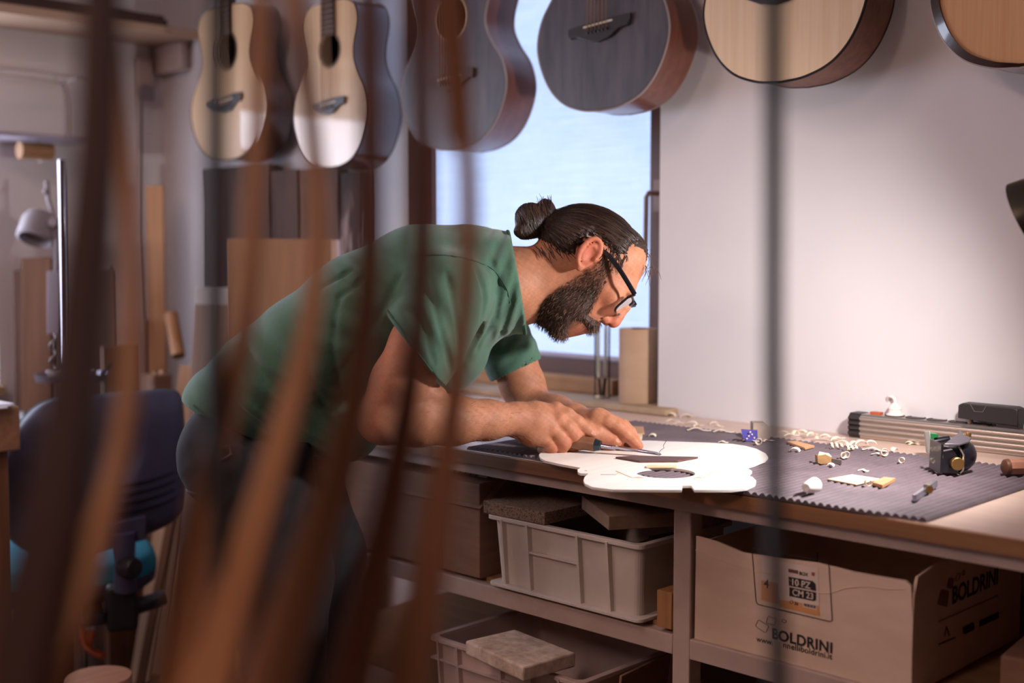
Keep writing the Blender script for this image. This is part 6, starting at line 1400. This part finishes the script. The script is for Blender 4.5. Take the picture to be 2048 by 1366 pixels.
# ================================================================ wood strips and rods hanging close to the camera
m_strip = mat('foreground_wood', 'c99468', .6, col2='b58058', scale=(30, 30, 3)); m_stripd = mat('foreground_wood_dark', '4a281e', .6, col2='3e2018', scale=(30, 30, 3)); m_stripm = mat('foreground_wood_mid', 'b07a58', .6, col2='9c6848', scale=(30, 30, 3))
m_rodd = mat('dark_steel_rod', '2b2d33', .5)
def strip(name, label, pts, D, wpx, m, cat='wood strip', flat=.4, round_=False, group=None, end=False):
    """long bent strip through pixels at distance D, carried on beyond both frame edges"""
    P = [np.array(p, float) for p in pts]; D = D*.88 if np.isscalar(D) else (D[0]*.88, D[1]*.88)
    P = [P[0] + (P[0] - P[1])/np.linalg.norm(P[0] - P[1])*130] + P + ([] if end else [P[-1] + (P[-1] - P[-2])/np.linalg.norm(P[-1] - P[-2])*160])
    c = spline(P, 6); d1 = D if np.isscalar(D) else D[1]; d0_ = D if np.isscalar(D) else D[0]
    yb_ = YHOR + (CAM[2] - .01)/d1*F_PX*.93; yt_ = YHOR - (1.98 - CAM[2])/d0_*F_PX*.93   # stand on the floor, lean on the rack bar
    e = c[-1] - c[-2]
    if not end: c.append(c[-1] + e*((yb_ - c[-1][1])/e[1]))
    e = c[0] - c[1]; c.insert(0, c[0] + e*((yt_ - c[0][1])/e[1])*np.array((.35, 1)))
    n = len(c); L_ = []
    for i, p in enumerate(c):
        d = D if np.isscalar(D) else D[0] + (D[1] - D[0])*i/(n - 1); L_.append(atd(p[0], p[1], d))
    d0 = D if np.isscalar(D) else (D[0] + D[1])/2
    ws = [wpx]*n if np.isscalar(wpx) else [float(np.interp(p[1], (0, 700, 1366), wpx)) for p in c]
    mb = MB(); r = [w*d0/F_PX/2*(1.1 if round_ else 1.5) for w in ws]
    mb.tube(L_, r, 14 if round_ else 4, True, round_, 1.0 if round_ else 1.0, upv=-FW if not round_ else None)
    if not round_:
        # flatten toward the viewer: thin lath
        v = np.array(mb.v); 
    ob = mb.build(name, m, bevel=0 if round_ else .001)
    return tag(ob, label, cat, group)
strip('wood_strip', 'broad dark brown bent strip close to the camera at the far left', [(203, 0), (194, 300), (170, 600), (146, 820), (110, 1050), (40, 1366)], (.66, .60), (64, 76, 110), m_stripd)
strip('wood_strip', 'slim bent strip just right of the broad dark one', [(228, 60), (252, 320), (264, 560), (258, 780), (222, 980), (160, 1180), (95, 1366)], (.76, .70), (22, 32, 50), m_strip)
strip('wood_strip', 'bent tan strip left of the green shirt crossing the first guitar', [(523, 0), (512, 330), (492, 640), (452, 820), (408, 1010), (352, 1366)], (.80, .74), (28, 38, 68), m_strip)
strip('wood_strip', 'bent tan strip crossing the second guitar and the shirt back', [(588, 0), (622, 240), (636, 480), (612, 690), (562, 880), (500, 1090), (424, 1366)], (.80, .74), (30, 38, 76), m_strip)
strip('wood_strip', 'dark bent strip crossing the man at the shoulder blade', [(738, 0), (742, 350), (736, 600), (704, 830), (646, 1040), (540, 1366)], (.76, .70), (38, 48, 92), m_stripm)
strip('wood_strip', 'bent strip falling along the bare upper arm', [(838, 0), (846, 380), (836, 640), (800, 900), (760, 1100), (700, 1366)], (.78, .72), (34, 42, 82), m_stripm)
strip('wood_strip', 'bent strip falling across the forearm toward the lower crate', [(908, 0), (930, 260), (938, 430), (928, 640), (898, 880), (862, 1120), (815, 1366)], (.76, .72), (34, 40, 84), m_stripm)
strip('wood_strip', 'short broad strip end covering the dark guitar before the window', [(880, -60), (898, 120), (912, 290)], (.62, .66), (46, 40, 40), m_stripm, end=True)
rack = thing('strip_rack', 'dark steel rack frame with two upright rods close to the camera', 'rack', (0, 0, 0))
m_rk = m_rodd; ends = []
for pts, D, wpx in (([(434, 0), (430, 400), (430, 800), (446, 1100), (455, 1366)], .66, 38), ([(1548, 0), (1547, 400), (1547, 800), (1556, 1366)], .66, 36)):
    c = spline([np.array(p, float) for p in pts], 6); L_ = [atd(p[0], p[1], D) for p in c]; r = wpx*D/F_PX/2*1.1
    L_ = [np.array((L_[0][0], L_[0][1], 2.03))] + L_ + [np.array((L_[-1][0], L_[-1][1], .012))]
    MB().tube(L_, r, 14).build('upright', m_rk, rack); ends.append(L_)
    MB().bar(L_[-1] + np.array((-.15, .15, 0))*1.0, L_[-1] + np.array((.15, -.15, 0)), .03, .022).build('foot', m_rk, rack, bevel=.002)
MB().tube([ends[0][0] - RT*.35 - np.array((0, 0, .03)), ends[1][0] + RT*.03 - np.array((0, 0, .03))], .007, 12).build('crossbar', m_rk, rack)
